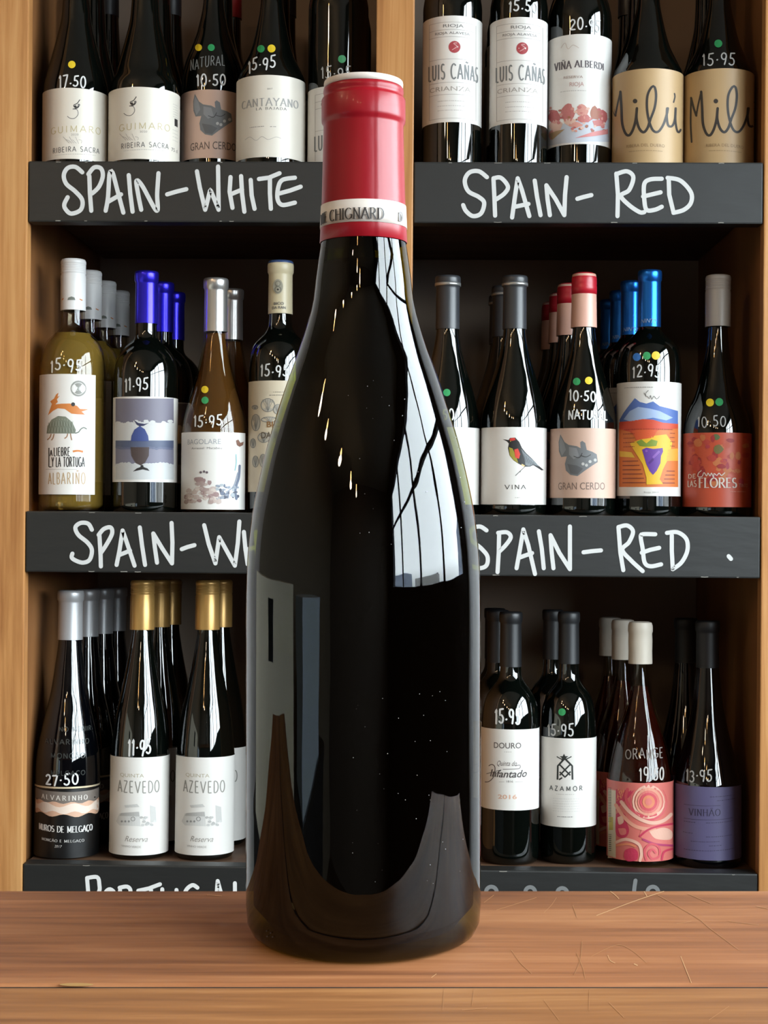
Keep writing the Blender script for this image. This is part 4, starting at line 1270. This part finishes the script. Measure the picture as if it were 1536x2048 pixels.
# ================================================================== middle right shelf
BP = [(575, 20.5), (658, 22), (692, 26.5), (732, 36.5), (772, 49), (799, 57), (830, 63.5), (850, 65.5)]
BLKCAP = mat((52, 54, 58), .38, key='black cap'); SILV = mat((176, 176, 174), .3, metal=.8, key='silver')
def bird_bottle(cx, label, bird):
    b = Bottle('wine_bottle', label, cx, 930, 1.89, 2, [(y, h) for y, h in BP], dict(top=552, bottom=659, half=24, mat=BLKCAP, bands=[(567, 573, SILV, 1.075, 'capsule_band')]), 65.5)
    p = b.label(None, None, 854, 1009, PAPERW)
    if bird:
        z = cv(820, 480, 3.0118); Z = lambda pts: [z(*q) for q in pts]
        a = Art(b)
        a.poly(Z([(560,1200),(594,1205),(602,1192),(634,1190),(658,1216),(674,1252),(700,1284),(735,1316),(770,1355),(806,1386),(792,1388),(742,1356),(722,1366),(690,1366),(655,1348),(625,1328),(600,1298),(590,1252),(596,1226),(585,1214)]), BLK, maxe=5)
        a.layer = 2
        a.poly(Z([(598,1206),(606,1193),(630,1191),(636,1204),(616,1210)]), ink(214, 52, 40), maxe=5)
        a.poly(Z([(596,1248),(618,1256),(640,1300),(652,1344),(625,1326),(602,1298)]), ink(160, 148, 46), maxe=5)
        a.poly(Z([(668,1256),(700,1290),(740,1325),(778,1364),(742,1352),(716,1362),(696,1356),(690,1320)]), ink(112, 118, 122), maxe=5)
        a.layer = 3
        a.poly(Z([(628,1262),(650,1256),(664,1290),(656,1318),(634,1310)]), ink(222, 60, 44), maxe=5)
        for k in range(5): a.stroke(Z([(684 + k * 14, 1290 + k * 12), (700 + k * 14, 1340 + k * 6)]), .8, ink(60, 62, 66), caps=False)
        a.disc(*z(606, 1212), 1.0, ink(230, 200, 60), n=6)
        a.layer = 2; a.stroke(Z([(692,1366),(668,1388),(635,1420)]), 1.3, GREY, caps=False); a.stroke(Z([(668,1388),(662,1400)]), 1.2, GREY, caps=False); a.stroke(Z([(672,1352),(690,1362)]), 3, ink(226, 196, 130), caps=False)
        a.strokes('VINA', 1010, 1052, 970, 978, 1.3, DK, serif=True, gap=.3); a.fuzz(1030, 1040, 995, 1, LG, 1, 1)
        a.build('label_print', p)
    return b
bB1 = bird_bottle(893, 'dark bottle with black capsule and green dot, partly hidden by the large bottle', False)
bB1.sticker(893.7, 785, 7.4, GRN); bB1.price('15.50', 858, 908, 818, 838, wd=3.0, seed=30)
bB2 = bird_bottle(1027, 'dark bottle with black capsule and a small red-crowned bird on its white label', True)
b = Bottle('wine_bottle', 'dark bottle priced 10.50 with red and pink capsule and pink pig label', 1165.5, 930, 1.89, 2,
           [(575, 20.5), (655, 22), (692, 26.5), (732, 36.5), (772, 49), (799, 57), (830, 63.5), (850, 65)], dict(top=548, bottom=656, half=24, hbot=26, mat=mat((232, 180, 160), .4, key='pink cap'), style='plain'), 65)
zb2, zt2 = b.zrow(590), b.zrow(547)
bm = bmesh.new(); rr = 24.8 * b.scale
lathe_bm(bm, [(rr - .001, zb2), (rr * 1.02, zb2 + .0003), (rr * 1.03, zb2 + .009), (rr * 1.0, zb2 + .011), (rr * 1.02, zb2 + .013), (rr, zt2 - .006), (rr * .9, zt2 - .001), (rr * .7, zt2 + .0004), (0, zt2 + .0006)], 48)
tag(mesh_obj('capsule_top', bm, mat((196, 30, 48), .35, key='red cap'), b.cap, True), 'shiny red top of the pink capsule')
p = b.label(None, None, 856, 996, PINKP)
a = Art(b); pig(a, 360 + 731, 681, PG1, PG2); a.text('GRAN CERDO', 1110, 1214, 965, 979, ink(126, 104, 94)); a.build('label_print', p)
b.price('10.50', 1138, 1192, 781, 802, wd=3.0, seed=31); b.price('NATURAL', 1136, 1220, 819, 837, wd=2.8, seed=32, name='natural_writing')
b.sticker(1153.4, 763, 7.6, GRN); b.sticker(1177.6, 761, 7.6, YEL)
bPG = b

b = Bottle('wine_bottle', 'dark bottle priced 12.95 with blue capsule and mountain vineyard label', 1297, 900, 1.89, 2,
           [(565, 19.5), (652, 20.5), (660, 23), (676, 37), (692, 54), (712, 61), (740, 63.5)], dict(top=541, bottom=655, half=22.5, mat=foil(30, 104, 196)), 63.5)
p = b.label(None, None, 763, 992, PAPERW)
z = cv(1160, 480, 3.0106); Z = lambda pts: [z(*q) for q in pts]
a = Art(b)
ORG2 = ink(222, 120, 52); RED2 = ink(216, 78, 48)
a.rect(1238, 1356.5, 845, 974, ORG2, 7)
a.layer = 2
a.poly(Z([(238,1082),(262,1040),(300,990),(330,952),(360,975),(400,985),(440,972),(480,1000),(530,1012),(590,1030),(590,1125),(238,1125)]), ink(88, 118, 188), maxe=6)
a.layer = 3
a.poly(Z([(262,1080),(300,1030),(350,1005),(420,1015),(480,1030),(560,1070),(520,1086),(440,1070),(380,1080),(300,1092)]), ink(168, 190, 226), maxe=6)
a.poly(Z([(238,1095),(300,1090),(380,1078),(440,1082),(500,1100),(590,1108),(590,1135),(480,1140),(420,1175),(340,1190),(300,1155),(238,1140)]), RED2, maxe=6)
a.layer = 4
a.poly(Z([(300,1225),(350,1205),(440,1180),(520,1170),(555,1220),(540,1300),(500,1380),(480,1440),(500,1470),(400,1472),(400,1430),(378,1350),(340,1290)]), ink(240, 190, 44), maxe=6)
a.poly(Z([(238,1270),(310,1278),(330,1310),(238,1305)]), ink(240, 196, 70), maxe=6); a.poly(Z([(530,1260),(590,1255),(590,1330),(520,1330)]), ink(238, 170, 60), maxe=6)
a.poly(Z([(310,1150),(380,1135),(470,1140),(440,1190),(340,1205)]), ink(226, 92, 46), maxe=6)
a.layer = 5
RB = ink(150, 70, 44)
for k in range(6):
    Yk = 1330 + k * 26
    a.stroke([b.wrap(x, z(0, Yk)[1]) for x in (1236, 1250, 1264, 1276 + k * 3)], 2.0, RB, smooth=False, caps=False)
    if k < 4: a.stroke([b.wrap(x, z(0, 1390 + k * 24)[1]) for x in (1336 - k * 3, 1346, 1359)], 2.0, RB, smooth=False, caps=False)
for k in range(4): a.fuzz(1238, 1268, z(0, 1165 + k * 26)[1], 1, RB, 1.4, k); a.fuzz(1345, 1360, z(0, 1160 + k * 26)[1], 1, RB, 1.4, k + 9)
a.fuzz(1242, 1352, z(0, 1138)[1], 1, ink(180, 60, 40), 1.8, 5)
a.poly(Z([(374,1262),(400,1250),(440,1258),(498,1252),(500,1275),(488,1300),(484,1345),(462,1390),(440,1414),(420,1392),(400,1350),(385,1300)]), ink(104, 58, 156), maxe=6)
a.poly(Z([(340,1215),(370,1200),(400,1225),(430,1200),(468,1210),(460,1240),(400,1245),(360,1240)]), ink(134, 154, 52), maxe=6)
a.layer = 6
for i in range(14):
    X = 400 + (i * 37 % 80); Y = 1270 + (i * 53 % 100)
    if abs(X - 440) < 50 - (Y - 1270) * .35: a.disc(*z(X, Y), 2.6, ink(86, 44, 130) if i % 2 else ink(140, 92, 180), n=8)
a.layer = 2
a.fuzz(1242, 1306, z(0, 886)[1], 1, GREY, .9, 3)
a.stroke(Z([(385,920),(400,945),(395,925),(412,905)]), 1.2, GREY, caps=False); a.stroke(Z([(405,940),(418,955),(425,935),(432,960),(445,940),(462,958),(480,940)]), 1.2, GREY, caps=False)
a.text('Rioja 2018', 1288, 1318, z(0, 1514)[1], z(0, 1524)[1], LG)
a.build('label_print', p)
b.on_cap = True; b.R_now = 22; a = Art(b); a.layer = 2; a.text('NINTZ', 1280, 1316, 637, 645, ink(150, 180, 214), shear=.3); a.build('cap_print', b.cap); b.on_cap = False; b.R_now = 63.5
b.price('12.95', 1264, 1321, 733, 755, wd=2.8, seed=33, tilt=-.05)
b.sticker(1273.6, 714, 8, BLU); b.sticker(1293.6, 711.5, 8, GRN); b.sticker(1311.8, 711, 8.4, YEL)
bYN = b

b = Bottle('wine_bottle', 'dark bottle with pale grey screw cap and red floral label beside the right post', 1433.5, 950, 1.89, 2,
           [(575, 17), (654, 19), (700, 23), (750, 33), (790, 44), (820, 57), (850, 65.5), (866, 67.5)], dict(top=551, bottom=654, half=25.3, mat=mat((178, 168, 158), .4, key='grey cap'), style='screw'), 67.5)
REDL = mat((208, 84, 54), .45, key='flores')
p = b.label(None, None, 865, 1014, REDL)
a = Art(b)
rnd = random.Random(11)
fl = [ink(204, 84, 54), ink(212, 124, 74), ink(170, 48, 50), ink(196, 70, 60), ink(120, 110, 60), ink(222, 150, 92), ink(186, 60, 74), ink(96, 112, 66)]
for i in range(70):
    wx, wy = b.wrap(rnd.uniform(1366, 1520), rnd.uniform(870, 972))
    a.layer = 1 + i % 4
    blob(a, wx, wy, rnd.uniform(4, 11), rnd.uniform(4, 10), fl[rnd.randrange(4) if rnd.random() < .68 else rnd.randrange(8)], i, 9, 8)
a.layer = 6
WH = ink(240, 228, 216)
a.stroke([(1403, 941), (1397, 946), (1396, 953), (1404, 953), (1408, 945), (1413, 952), (1416, 946), (1420, 952), (1423, 946), (1427, 955), (1428, 947), (1434, 951), (1438, 946), (1443, 951), (1450, 945)], 1.7, WH, caps=False)
a.strokes('FLORES', 1396, 1476, 956, 975, 3.2, WH, serif=True, gap=.14)
a.strokes('DE', 1366, 1388, 948, 956, 1.6, WH, gap=.2); a.strokes('LAS', 1364, 1390, 961, 973, 1.8, WH, gap=.2)
a.text('TINTO', 1482, 1512, 967, 974, ink(224, 170, 150)); a.fuzz(1462, 1504, 983, 1, ink(226, 150, 130), 1.6, 3)
a.build('label_print', p)
b.price('10.50', 1393, 1452, 833, 853, wd=2.2, seed=35, m=mat((188, 188, 186), .8)); b.sticker(1420, 805, 8, YEL); b.sticker(1438.5, 804, 8, GRN)
bCF = b

# ================================================================== lowest left shelf
Y3 = 1.905
b = Bottle('wine_bottle', 'black bottle priced 27.50 with silver capsule and embossed glass, far left of lowest shelf', 134.5, 1600, Y3, 3,
           [(1215, 21), (1278, 22.5), (1333, 29), (1382, 36), (1430, 47), (1478, 57), (1515, 62.5), (1550, 64)], dict(top=1180, bottom=1279, half=25, mat=mat((172, 172, 174), .38, metal=.45, key='satin silver')), 64, glass=BLACKGLASS)
z = cv(0, 1140, 3.103); Z = lambda pts: [z(*q) for q in pts]
p = b.label(None, None, 1579, 1716, mat((12, 12, 13), .35, key='black label'))
a = Art(b)
def band(a, b, y0, y1, m, lo=None, hi=None, n=24):
    pts = [b.wrap(b.cx - b.R_px * 1.45 + b.R_px * 2.9 * i / n, (y0 if lo is None else y0 + lo(i))) for i in range(n + 1)]
    pts += [b.wrap(b.cx + b.R_px * 1.45 - b.R_px * 2.9 * i / n, (y1 if hi is None else y1 + hi(n - i))) for i in range(n + 1)]
    a.poly(pts, m, maxe=7)
band(a, b, 1584, 1610, ink(122, 112, 104))
a.layer = 2
band(a, b, 1606, 1632, ink(222, 178, 150), lambda i: 2 * math.sin(i * 1.3), lambda i: 3 * math.sin(i * .9 + 1))
a.layer = 3
band(a, b, 1611, 1626, ink(240, 220, 204), lambda i: 4 * math.sin(i * .8), lambda i: 3 * math.sin(i * 1.1 + 2))
a.layer = 2
a.strokes('ALVARINHO', 76, 178, 1592, 1601, 1.5, ink(232, 226, 216), serif=True, gap=.5)
a.strokes('MUROS DE MELGAÇO', 66, 192, 1653, 1665, 1.9, ink(236, 234, 230), serif=True, gap=.12)
a.strokes('MONÇÃO E MELGAÇO', 76, 170, 1680, 1685, 1.2, ink(190, 188, 184), serif=True, gap=.2); a.text('2017', 108, 124, 1691, 1696, ink(190, 188, 184), shear=.3)
a.build('label_print', p)
o = b.label(None, None, 1574, 1577.5, mat((204, 190, 160), .35, metal=.4, key='gold strip'), name='gold_strip')
emb = mat((58, 60, 58), .15, key='emboss')
a = Art(b); a.strokes('NO MENIR', 118, 188, 1454, 1463, 1.8, emb, gap=.25); a.strokes('ALVARINHO', 86, 182, 1479, 1489, 1.8, emb, gap=.25); a.strokes('MONÇÃO', 100, 172, 1507, 1517, 1.8, emb, gap=.25); a.strokes('MELGAÇO', 100, 172, 1542, 1551, 1.8, emb, gap=.25)
tag(a.build('embossed_lettering', b.root), 'raised lettering moulded in the glass')
b.price('27.50', 88, 157, 1550, 1571, wd=3.4, seed=40, tilt=-.02)
bMU = b
GOLD = mat((172, 134, 76), .34, metal=.5, key='gold')
def azevedo(cx, label, price):
    b = Bottle('wine_bottle', label, cx, 1600, Y3, 3, [(1195, 19), (1258, 19.5), (1301, 25), (1350, 34), (1382, 40.5), (1424, 49), (1462, 54), (1514, 58)],
               dict(top=1160, bottom=1259, half=24.6, mat=GOLD, style='screw'), 58.5)
    p = b.label(None, None, 1515, 1711, PAPERW)
    dx = cx - 279; a = Art(b)
    a.text('QUINTA', 237 + dx, 288 + dx, 1548, 1555, ink(186, 178, 150)); a.strokes('AZEVEDO', 231 + dx, 322 + dx, 1563, 1586, 2.2, ink(150, 148, 140), gap=.28)
    rnd = random.Random(3)
    z = lambda X, Y: (200 + X / 3.103 + dx, 1140 + Y / 3.103)
    sk = [ink(206, 204, 200), ink(186, 184, 180), ink(216, 214, 210)]
    a.poly([z(100, 1560), z(120, 1510), z(245, 1500), z(250, 1590), z(120, 1585)], sk[2], maxe=7)
    a.layer = 2
    a.poly([z(120, 1525), z(130, 1508), z(240, 1500), z(245, 1530)], sk[1], maxe=7)
    a.poly([z(150, 1460), z(230, 1452), z(245, 1470), z(160, 1475)], sk[0], maxe=7)
    a.poly([z(310, 1460), z(345, 1470), z(350, 1560), z(315, 1570)], sk[0], maxe=7)
    a.layer = 3
    for k in range(3): a.disc(*z(135 + k * 22, 1560), 2.2, ink(150, 150, 148), n=8)
    for k in range(12): blob(a, *z(rnd.uniform(250, 350), rnd.uniform(1535, 1585)), 4, 3, sk[rnd.randrange(3)], k, 7)
    a.ring(*z(205, 1545), 4, .9, GREY)
    a.layer = 1
    a.text('Reserva', 248 + dx, 296 + dx, 1673, 1684, ink(160, 154, 146), shear=.4); a.text('VINHO VERDE', 240 + dx, 282 + dx, 1692, 1696, LG)
    a.build('label_print', p)
    if price: b.price('11.95', 256, 302, 1481, 1512, wd=3.6, seed=42, tilt=-.1)
    return b
bZ1 = azevedo(279, 'gold screw cap bottle priced 11.95 with white label on the lowest left shelf', True)
bZ2 = azevedo(410, 'unpriced gold screw cap bottle with white label next to the large bottle', False)

# ================================================================== lowest right shelf
b = Bottle('wine_bottle', 'dark bottle priced 15.95 with cream label in flourished script right of the large bottle', 1020, 1540, Y3, 3,
           [(1250, 20), (1330, 21), (1350, 22), (1362, 27), (1378, 40), (1397, 50), (1425, 56), (1457, 58)], dict(top=1223, bottom=1333, half=22, mat=mat((26, 27, 30), .4, key='dull black')), 58)
z = cv(940, 1160, 3.2); Z = lambda pts: [z(*q) for q in pts]
p = b.label(None, None, 1459, 1621, PAPERW)
a = Art(b)
a.text('DOURO', 986, 1043, 1486, 1497, ink(98, 92, 90), bold=.01); a.fuzz(1008, 1023, 1504, 1, LG, 1, 1)
a.text('Quinta do', 993, 1034, 1522, 1532, ink(120, 112, 110), shear=.45); a.text('Infantado', 976, 1056, 1541, 1555, ink(74, 68, 68), shear=.3, bold=.015)
a.stroke(Z([(120,1190),(140,1180),(160,1200),(150,1260),(120,1290),(95,1292)]), 1.6, ink(96, 88, 88), caps=False); a.stroke(Z([(290,1190),(320,1185),(318,1205),(280,1210),(210,1212)]), 1.3, ink(120, 112, 110), caps=False); a.stroke(Z([(105,1240),(200,1215)]), 1.3, GREY, caps=False)
a.text('1816', 1013, 1026, 1561, 1565, GREY); a.stroke(Z([(185,1292),(220,1292)]), .8, LG, caps=False); a.stroke(Z([(290,1292),(340,1292)]), .8, LG, caps=False)
a.text('2016', 995, 1034, 1590, 1598, ink(226, 178, 152), bold=.02)
a.build('label_print', p)
b.price('15.95', 989, 1041, 1418, 1449, wd=3.8, seed=50)
bDO = b
b = Bottle('wine_bottle', 'dark bottle priced 15.95 with white label bearing a black starred crest', 1136.5, 1560, 1.915, 3,
           [(1250, 18.5), (1326, 20), (1352, 21), (1364, 25), (1380, 38), (1400, 48), (1425, 53), (1465, 55.5)], dict(top=1223, bottom=1327, half=21, mat=mat((30, 32, 35), .45, key='dull black2')), 55.5)
p = b.label(None, None, 1477, 1655, PAPERW)
a = Art(b)
G2 = ink(40, 44, 42)
st = []
for k in range(10):
    r_ = 9.5 if k % 2 == 0 else 4.2; an = -PI / 2 + PI * k / 5
    st.append((1128 + r_ * math.cos(an), 1515 + r_ * .8 * math.sin(an)))
a.poly(st, G2, maxe=6)
a.stroke(Z([(560,1278),(562,1190),(606,1142)]), 3.6, G2, smooth=False, caps=False); a.stroke(Z([(606,1142),(654,1190),(656,1278)]), 3.6, G2, smooth=False, caps=False)
a.stroke(Z([(574,1182),(642,1250)]), 3.0, G2, caps=False); a.stroke(Z([(640,1182),(574,1250)]), 3.0, G2, caps=False); a.stroke(Z([(574,1228),(608,1262),(644,1226)]), 3.0, G2, smooth=False, caps=False); a.stroke(Z([(590,1265),(570,1278)]), 3, G2, caps=False)
a.stroke(Z([(555,1130),(600,1150),(650,1130)]), 2.0, G2, caps=False)
a.strokes('AZAMOR', 1096, 1166, 1573, 1582, 1.7, ink(96, 98, 96), gap=.5); a.fuzz(1112, 1150, 1589, 1, LG, .8, 1)
for k in range(6): a.fuzz(1104, 1162, 1598 + k * 5, 1, ink(214, 212, 208), .8, k)
a.fuzz(1114, 1146, 1634, 1, GREY, 1.2, 9)
a.build('label_print', p)
b.price('15.95', 1091, 1147, 1450, 1474, wd=3.0, seed=51, m=mat((206, 206, 204), .8)); b.sticker(1124, 1424, 7.4, GRN)
bAZ = b
b = Bottle('wine_bottle', 'clear bottle of orange wine with white wax top and swirling pink label', 1280, 1640, Y3, 3,
           [(1270, 16), (1326, 13.5), (1355, 15), (1380, 20), (1426, 33), (1472, 48), (1519, 59), (1563, 65.5)], dict(top=1243, bottom=1327, half=24, mat=mat((228, 218, 202), .5, key='wax'), style='wax'), 66,
           glass=ROSEG, wine=W_ORANGE, fill=1372)
z = cv(1180, 1160, 3.2); Z = lambda pts: [z(*q) for q in pts]
p = b.label(None, None, 1566, 1723, mat((226, 120, 110), .45, key='swirl'))
a = Art(b)
PK = [ink(232, 124, 116), ink(222, 84, 96), ink(240, 166, 140), ink(206, 52, 86), ink(244, 190, 168), ink(236, 140, 100), ink(190, 60, 110)]
a.rect(1215.5, 1231.5, 1563, 1716, CREAM, 5)
a.layer = 2
for k in range(22): a.rect(1216.5, 1222.5, 1575 + k * 3.2, 1576.6 + k * 3.2, ink(110, 106, 96))
for k in range(9): a.rect(1217.5, 1222.5, 1668 + k * 4, 1670 + k * 4, ink(130, 124, 112))
a.rect(1218, 1226, 1634, 1660, ink(206, 190, 96))
a.layer = 1
a.poly(Z([(165,1310),(300,1320),(250,1390),(200,1430),(165,1480)]), PK[3], maxe=7); a.poly(Z([(180,1320),(230,1330),(200,1400),(170,1420)]), PK[5], maxe=7)
a.layer = 2
for r_, c_ in ((118, PK[1]), (104, PK[4]), (86, PK[2]), (70, PK[0]), (56, PK[1]), (40, PK[5]), (22, PK[0])):
    x, y = z(375, 1420); a.disc(x, y, r_ / 3.2, c_, ry=r_ / 3.2 * 1.05); a.layer += 1
a.layer = 3
a.stroke(Z([(200,1420),(250,1480),(320,1530),(400,1555),(470,1540),(520,1500)]), 7, PK[4]); a.stroke(Z([(165,1440),(220,1520),(300,1580),(420,1600)]), 7, PK[2])
a.stroke(Z([(240,1340),(230,1400),(270,1470),(340,1510),(420,1500)]), 6, PK[1])
a.poly(Z([(165,1500),(190,1485),(225,1500),(235,1550),(250,1600),(235,1640),(200,1650),(165,1620)]), PK[3], smooth=True, maxe=7)
a.layer = 4; a.poly(Z([(175,1520),(205,1510),(215,1550),(185,1565)]), PK[4], smooth=True, maxe=7); a.poly(Z([(180,1590),(225,1590),(230,1625),(195,1630)]), PK[0], smooth=True, maxe=7); a.layer = 3
a.poly(Z([(330,1600),(400,1570),(500,1555),(535,1580),(535,1680),(460,1690),(370,1670),(320,1640)]), PK[0], smooth=True, maxe=7)
a.layer = 4; a.poly(Z([(380,1610),(470,1585),(525,1610),(515,1660),(420,1655)]), PK[4], smooth=True, maxe=7); a.stroke(Z([(320,1640),(370,1600),(440,1575),(530,1560)]), 4, PK[3]); a.stroke(Z([(340,1660),(420,1690),(530,1700)]), 4, PK[6])
a.poly(Z([(215,1770),(225,1730),(270,1715),(305,1740),(300,1790),(240,1800)]), PK[3], smooth=True, maxe=7)
a.stroke(Z([(165,1680),(230,1660),(310,1690),(330,1750),(320,1795)]), 6, PK[4]); a.stroke(Z([(170,1700),(240,1690),(290,1705)]), 4, PK[5])
a.stroke(Z([(360,1790),(350,1730),(390,1690),(440,1710),(445,1765),(400,1785),(375,1750),(400,1725),(420,1745)]), 4.5, PK[1]); a.stroke(Z([(460,1790),(475,1740),(530,1720)]), 4, PK[3])
a.build('label_print', p)
b.price('ORANGE', 1250, 1330, 1498, 1518, wd=2.0, seed=60, m=mat((150, 140, 134), .8), name='natural_writing'); b.price('19.50', 1279, 1333, 1534, 1560, wd=2.8, seed=61, tilt=.0, m=mat((210, 204, 198), .8))
bOR = b
b = Bottle('wine_bottle', 'black bottle priced 13.95 with dull lavender label beside the right post, lowest shelf', 1415.0, 1640, 1.90, 3,
           [(1270, 20), (1330, 22), (1350, 24), (1410, 31), (1470, 43), (1530, 58), (1568, 65.5)], dict(top=1241, bottom=1335, half=23, mat=mat((14, 16, 22), .5, key='matt black')), 66, glass=BLACKGLASS)
p = b.label(None, None, 1574, 1721, mat((110, 104, 148), .5, key='lavender'))
a = Art(b); VP = ink(58, 52, 84)
a.strokes('VINHÃO', 1376, 1441, 1619, 1632, 1.9, VP, serif=True, gap=.2)
for x0, x1, y in [(1420, 1470, 1594), (1434, 1480, 1602), (1362, 1390, 1646), (1412, 1475, 1646), (1360, 1384, 1668), (1412, 1470, 1674), (1380, 1440, 1684), (1362, 1476, 1702), (1418, 1444, 1692)]: a.fuzz(x0, x1, y, 1, VP, 1.1, x0)
a.stroke([b.wrap(1362 + i * 10, 1612) for i in range(9)], .8, VP, smooth=False, caps=False); a.stroke([b.wrap(1362 + i * 10, 1640) for i in range(12)], .8, VP, smooth=False, caps=False)
a.build('label_print', p)
b.price('13.95', 1369, 1424, 1541, 1563, wd=2.8, seed=62, m=mat((206, 206, 204), .8))
bVI = b

# ================================================================== bottles further back, in line behind the front ones
def behind(b, n, what, where, dx0=0.0, step=.094, ddx=0.0, group='bottles in line behind the front row'):
    words = ['directly behind', 'second behind', 'third behind', 'fourth behind']
    for i in range(n):
        b.copy_behind(step * (i + 1), '%s %s %s' % (what, words[i], where), dx=dx0 + ddx * i, group=group)
behind(bAL, 3, 'white-capped bottle', 'the hare and tortoise label', group='white-capped pale wine bottles')
behind(bBL, 2, 'blue-capped bottle', 'the blue egg label', dx0=.004, group='blue-capped bottles')
behind(bRO, 1, 'silver-capped amber bottle', 'the bottle with yellow and green dots', dx0=.008, group='silver-capped amber bottles')
behind(bB2, 2, 'black-capped bottle', 'the bird label', dx0=-.009, step=.088, group='black-capped bottles on the middle shelf')
behind(bPG, 3, 'pink and red capped bottle', 'the middle shelf pig label', dx0=-.010, step=.09, ddx=-.003, group='pink and red capped bottles')
behind(bYN, 3, 'dark capped bottle', 'the mountain vineyard label', dx0=-.010, step=.09, ddx=-.003, group='blue-capped bottles of the mountain label')
behind(bMU, 3, 'silver-capped bottle', 'the embossed black bottle', group='silver-capped bottles on the lowest shelf')
behind(bZ1, 2, 'gold-capped bottle', 'the gold-capped 11.95 bottle', dx0=.004, group='gold-capped bottles')
behind(bZ2, 1, 'gold-capped bottle', 'the unpriced gold-capped bottle', dx0=.004, group='gold-capped bottles')
behind(bDO, 2, 'black-topped bottle', 'the flourished script label', dx0=-.012, step=.085, group='black-topped bottles on the lowest right shelf')
behind(bAZ, 1, 'black-topped bottle', 'the starred crest label', dx0=-.012, step=.095, group='black-topped bottles on the lowest right shelf')
behind(bOR, 2, 'white-topped bottle', 'the swirling pink label', dx0=-.010, step=.088, ddx=-.006, group='white-topped orange wine bottles')
behind(bVI, 1, 'black bottle', 'the lavender label', dx0=-.010, step=.1)
behind(bG1, 2, 'dark bottle', 'the bottle priced 17.50', group='dark bottles in the back of the upper left shelf')
behind(bG2, 2, 'dark bottle', 'the bottle showing its barcode edge', group='dark bottles in the back of the upper left shelf')
behind(bP1, 2, 'dark bottle', 'the upper shelf pig label', dx0=.0, group='dark bottles in the back of the upper left shelf')
behind(bC1, 2, 'dark bottle', 'the tall cream label priced 15.95', group='dark bottles in the back of the upper left shelf')
behind(bL0, 1, 'dark bottle', 'the half hidden green-dotted bottle', group='dark bottles in the back of the upper left shelf')
behind(bL1, 2, 'dark bottle', 'the red seal label nearest the centre post', group='dark bottles in the back of the upper right shelf')
behind(bL2, 2, 'dark bottle', 'the red seal label priced 15.50', group='dark bottles in the back of the upper right shelf')
behind(bA1, 2, 'dark bottle', 'the autumn river label', group='dark bottles in the back of the upper right shelf')
behind(bM1, 2, 'dark bottle', 'the unpriced kraft script label', group='dark bottles in the back of the upper right shelf')
behind(bM2, 1, 'dark bottle', 'the kraft script label beside the right post', group='dark bottles in the back of the upper right shelf')
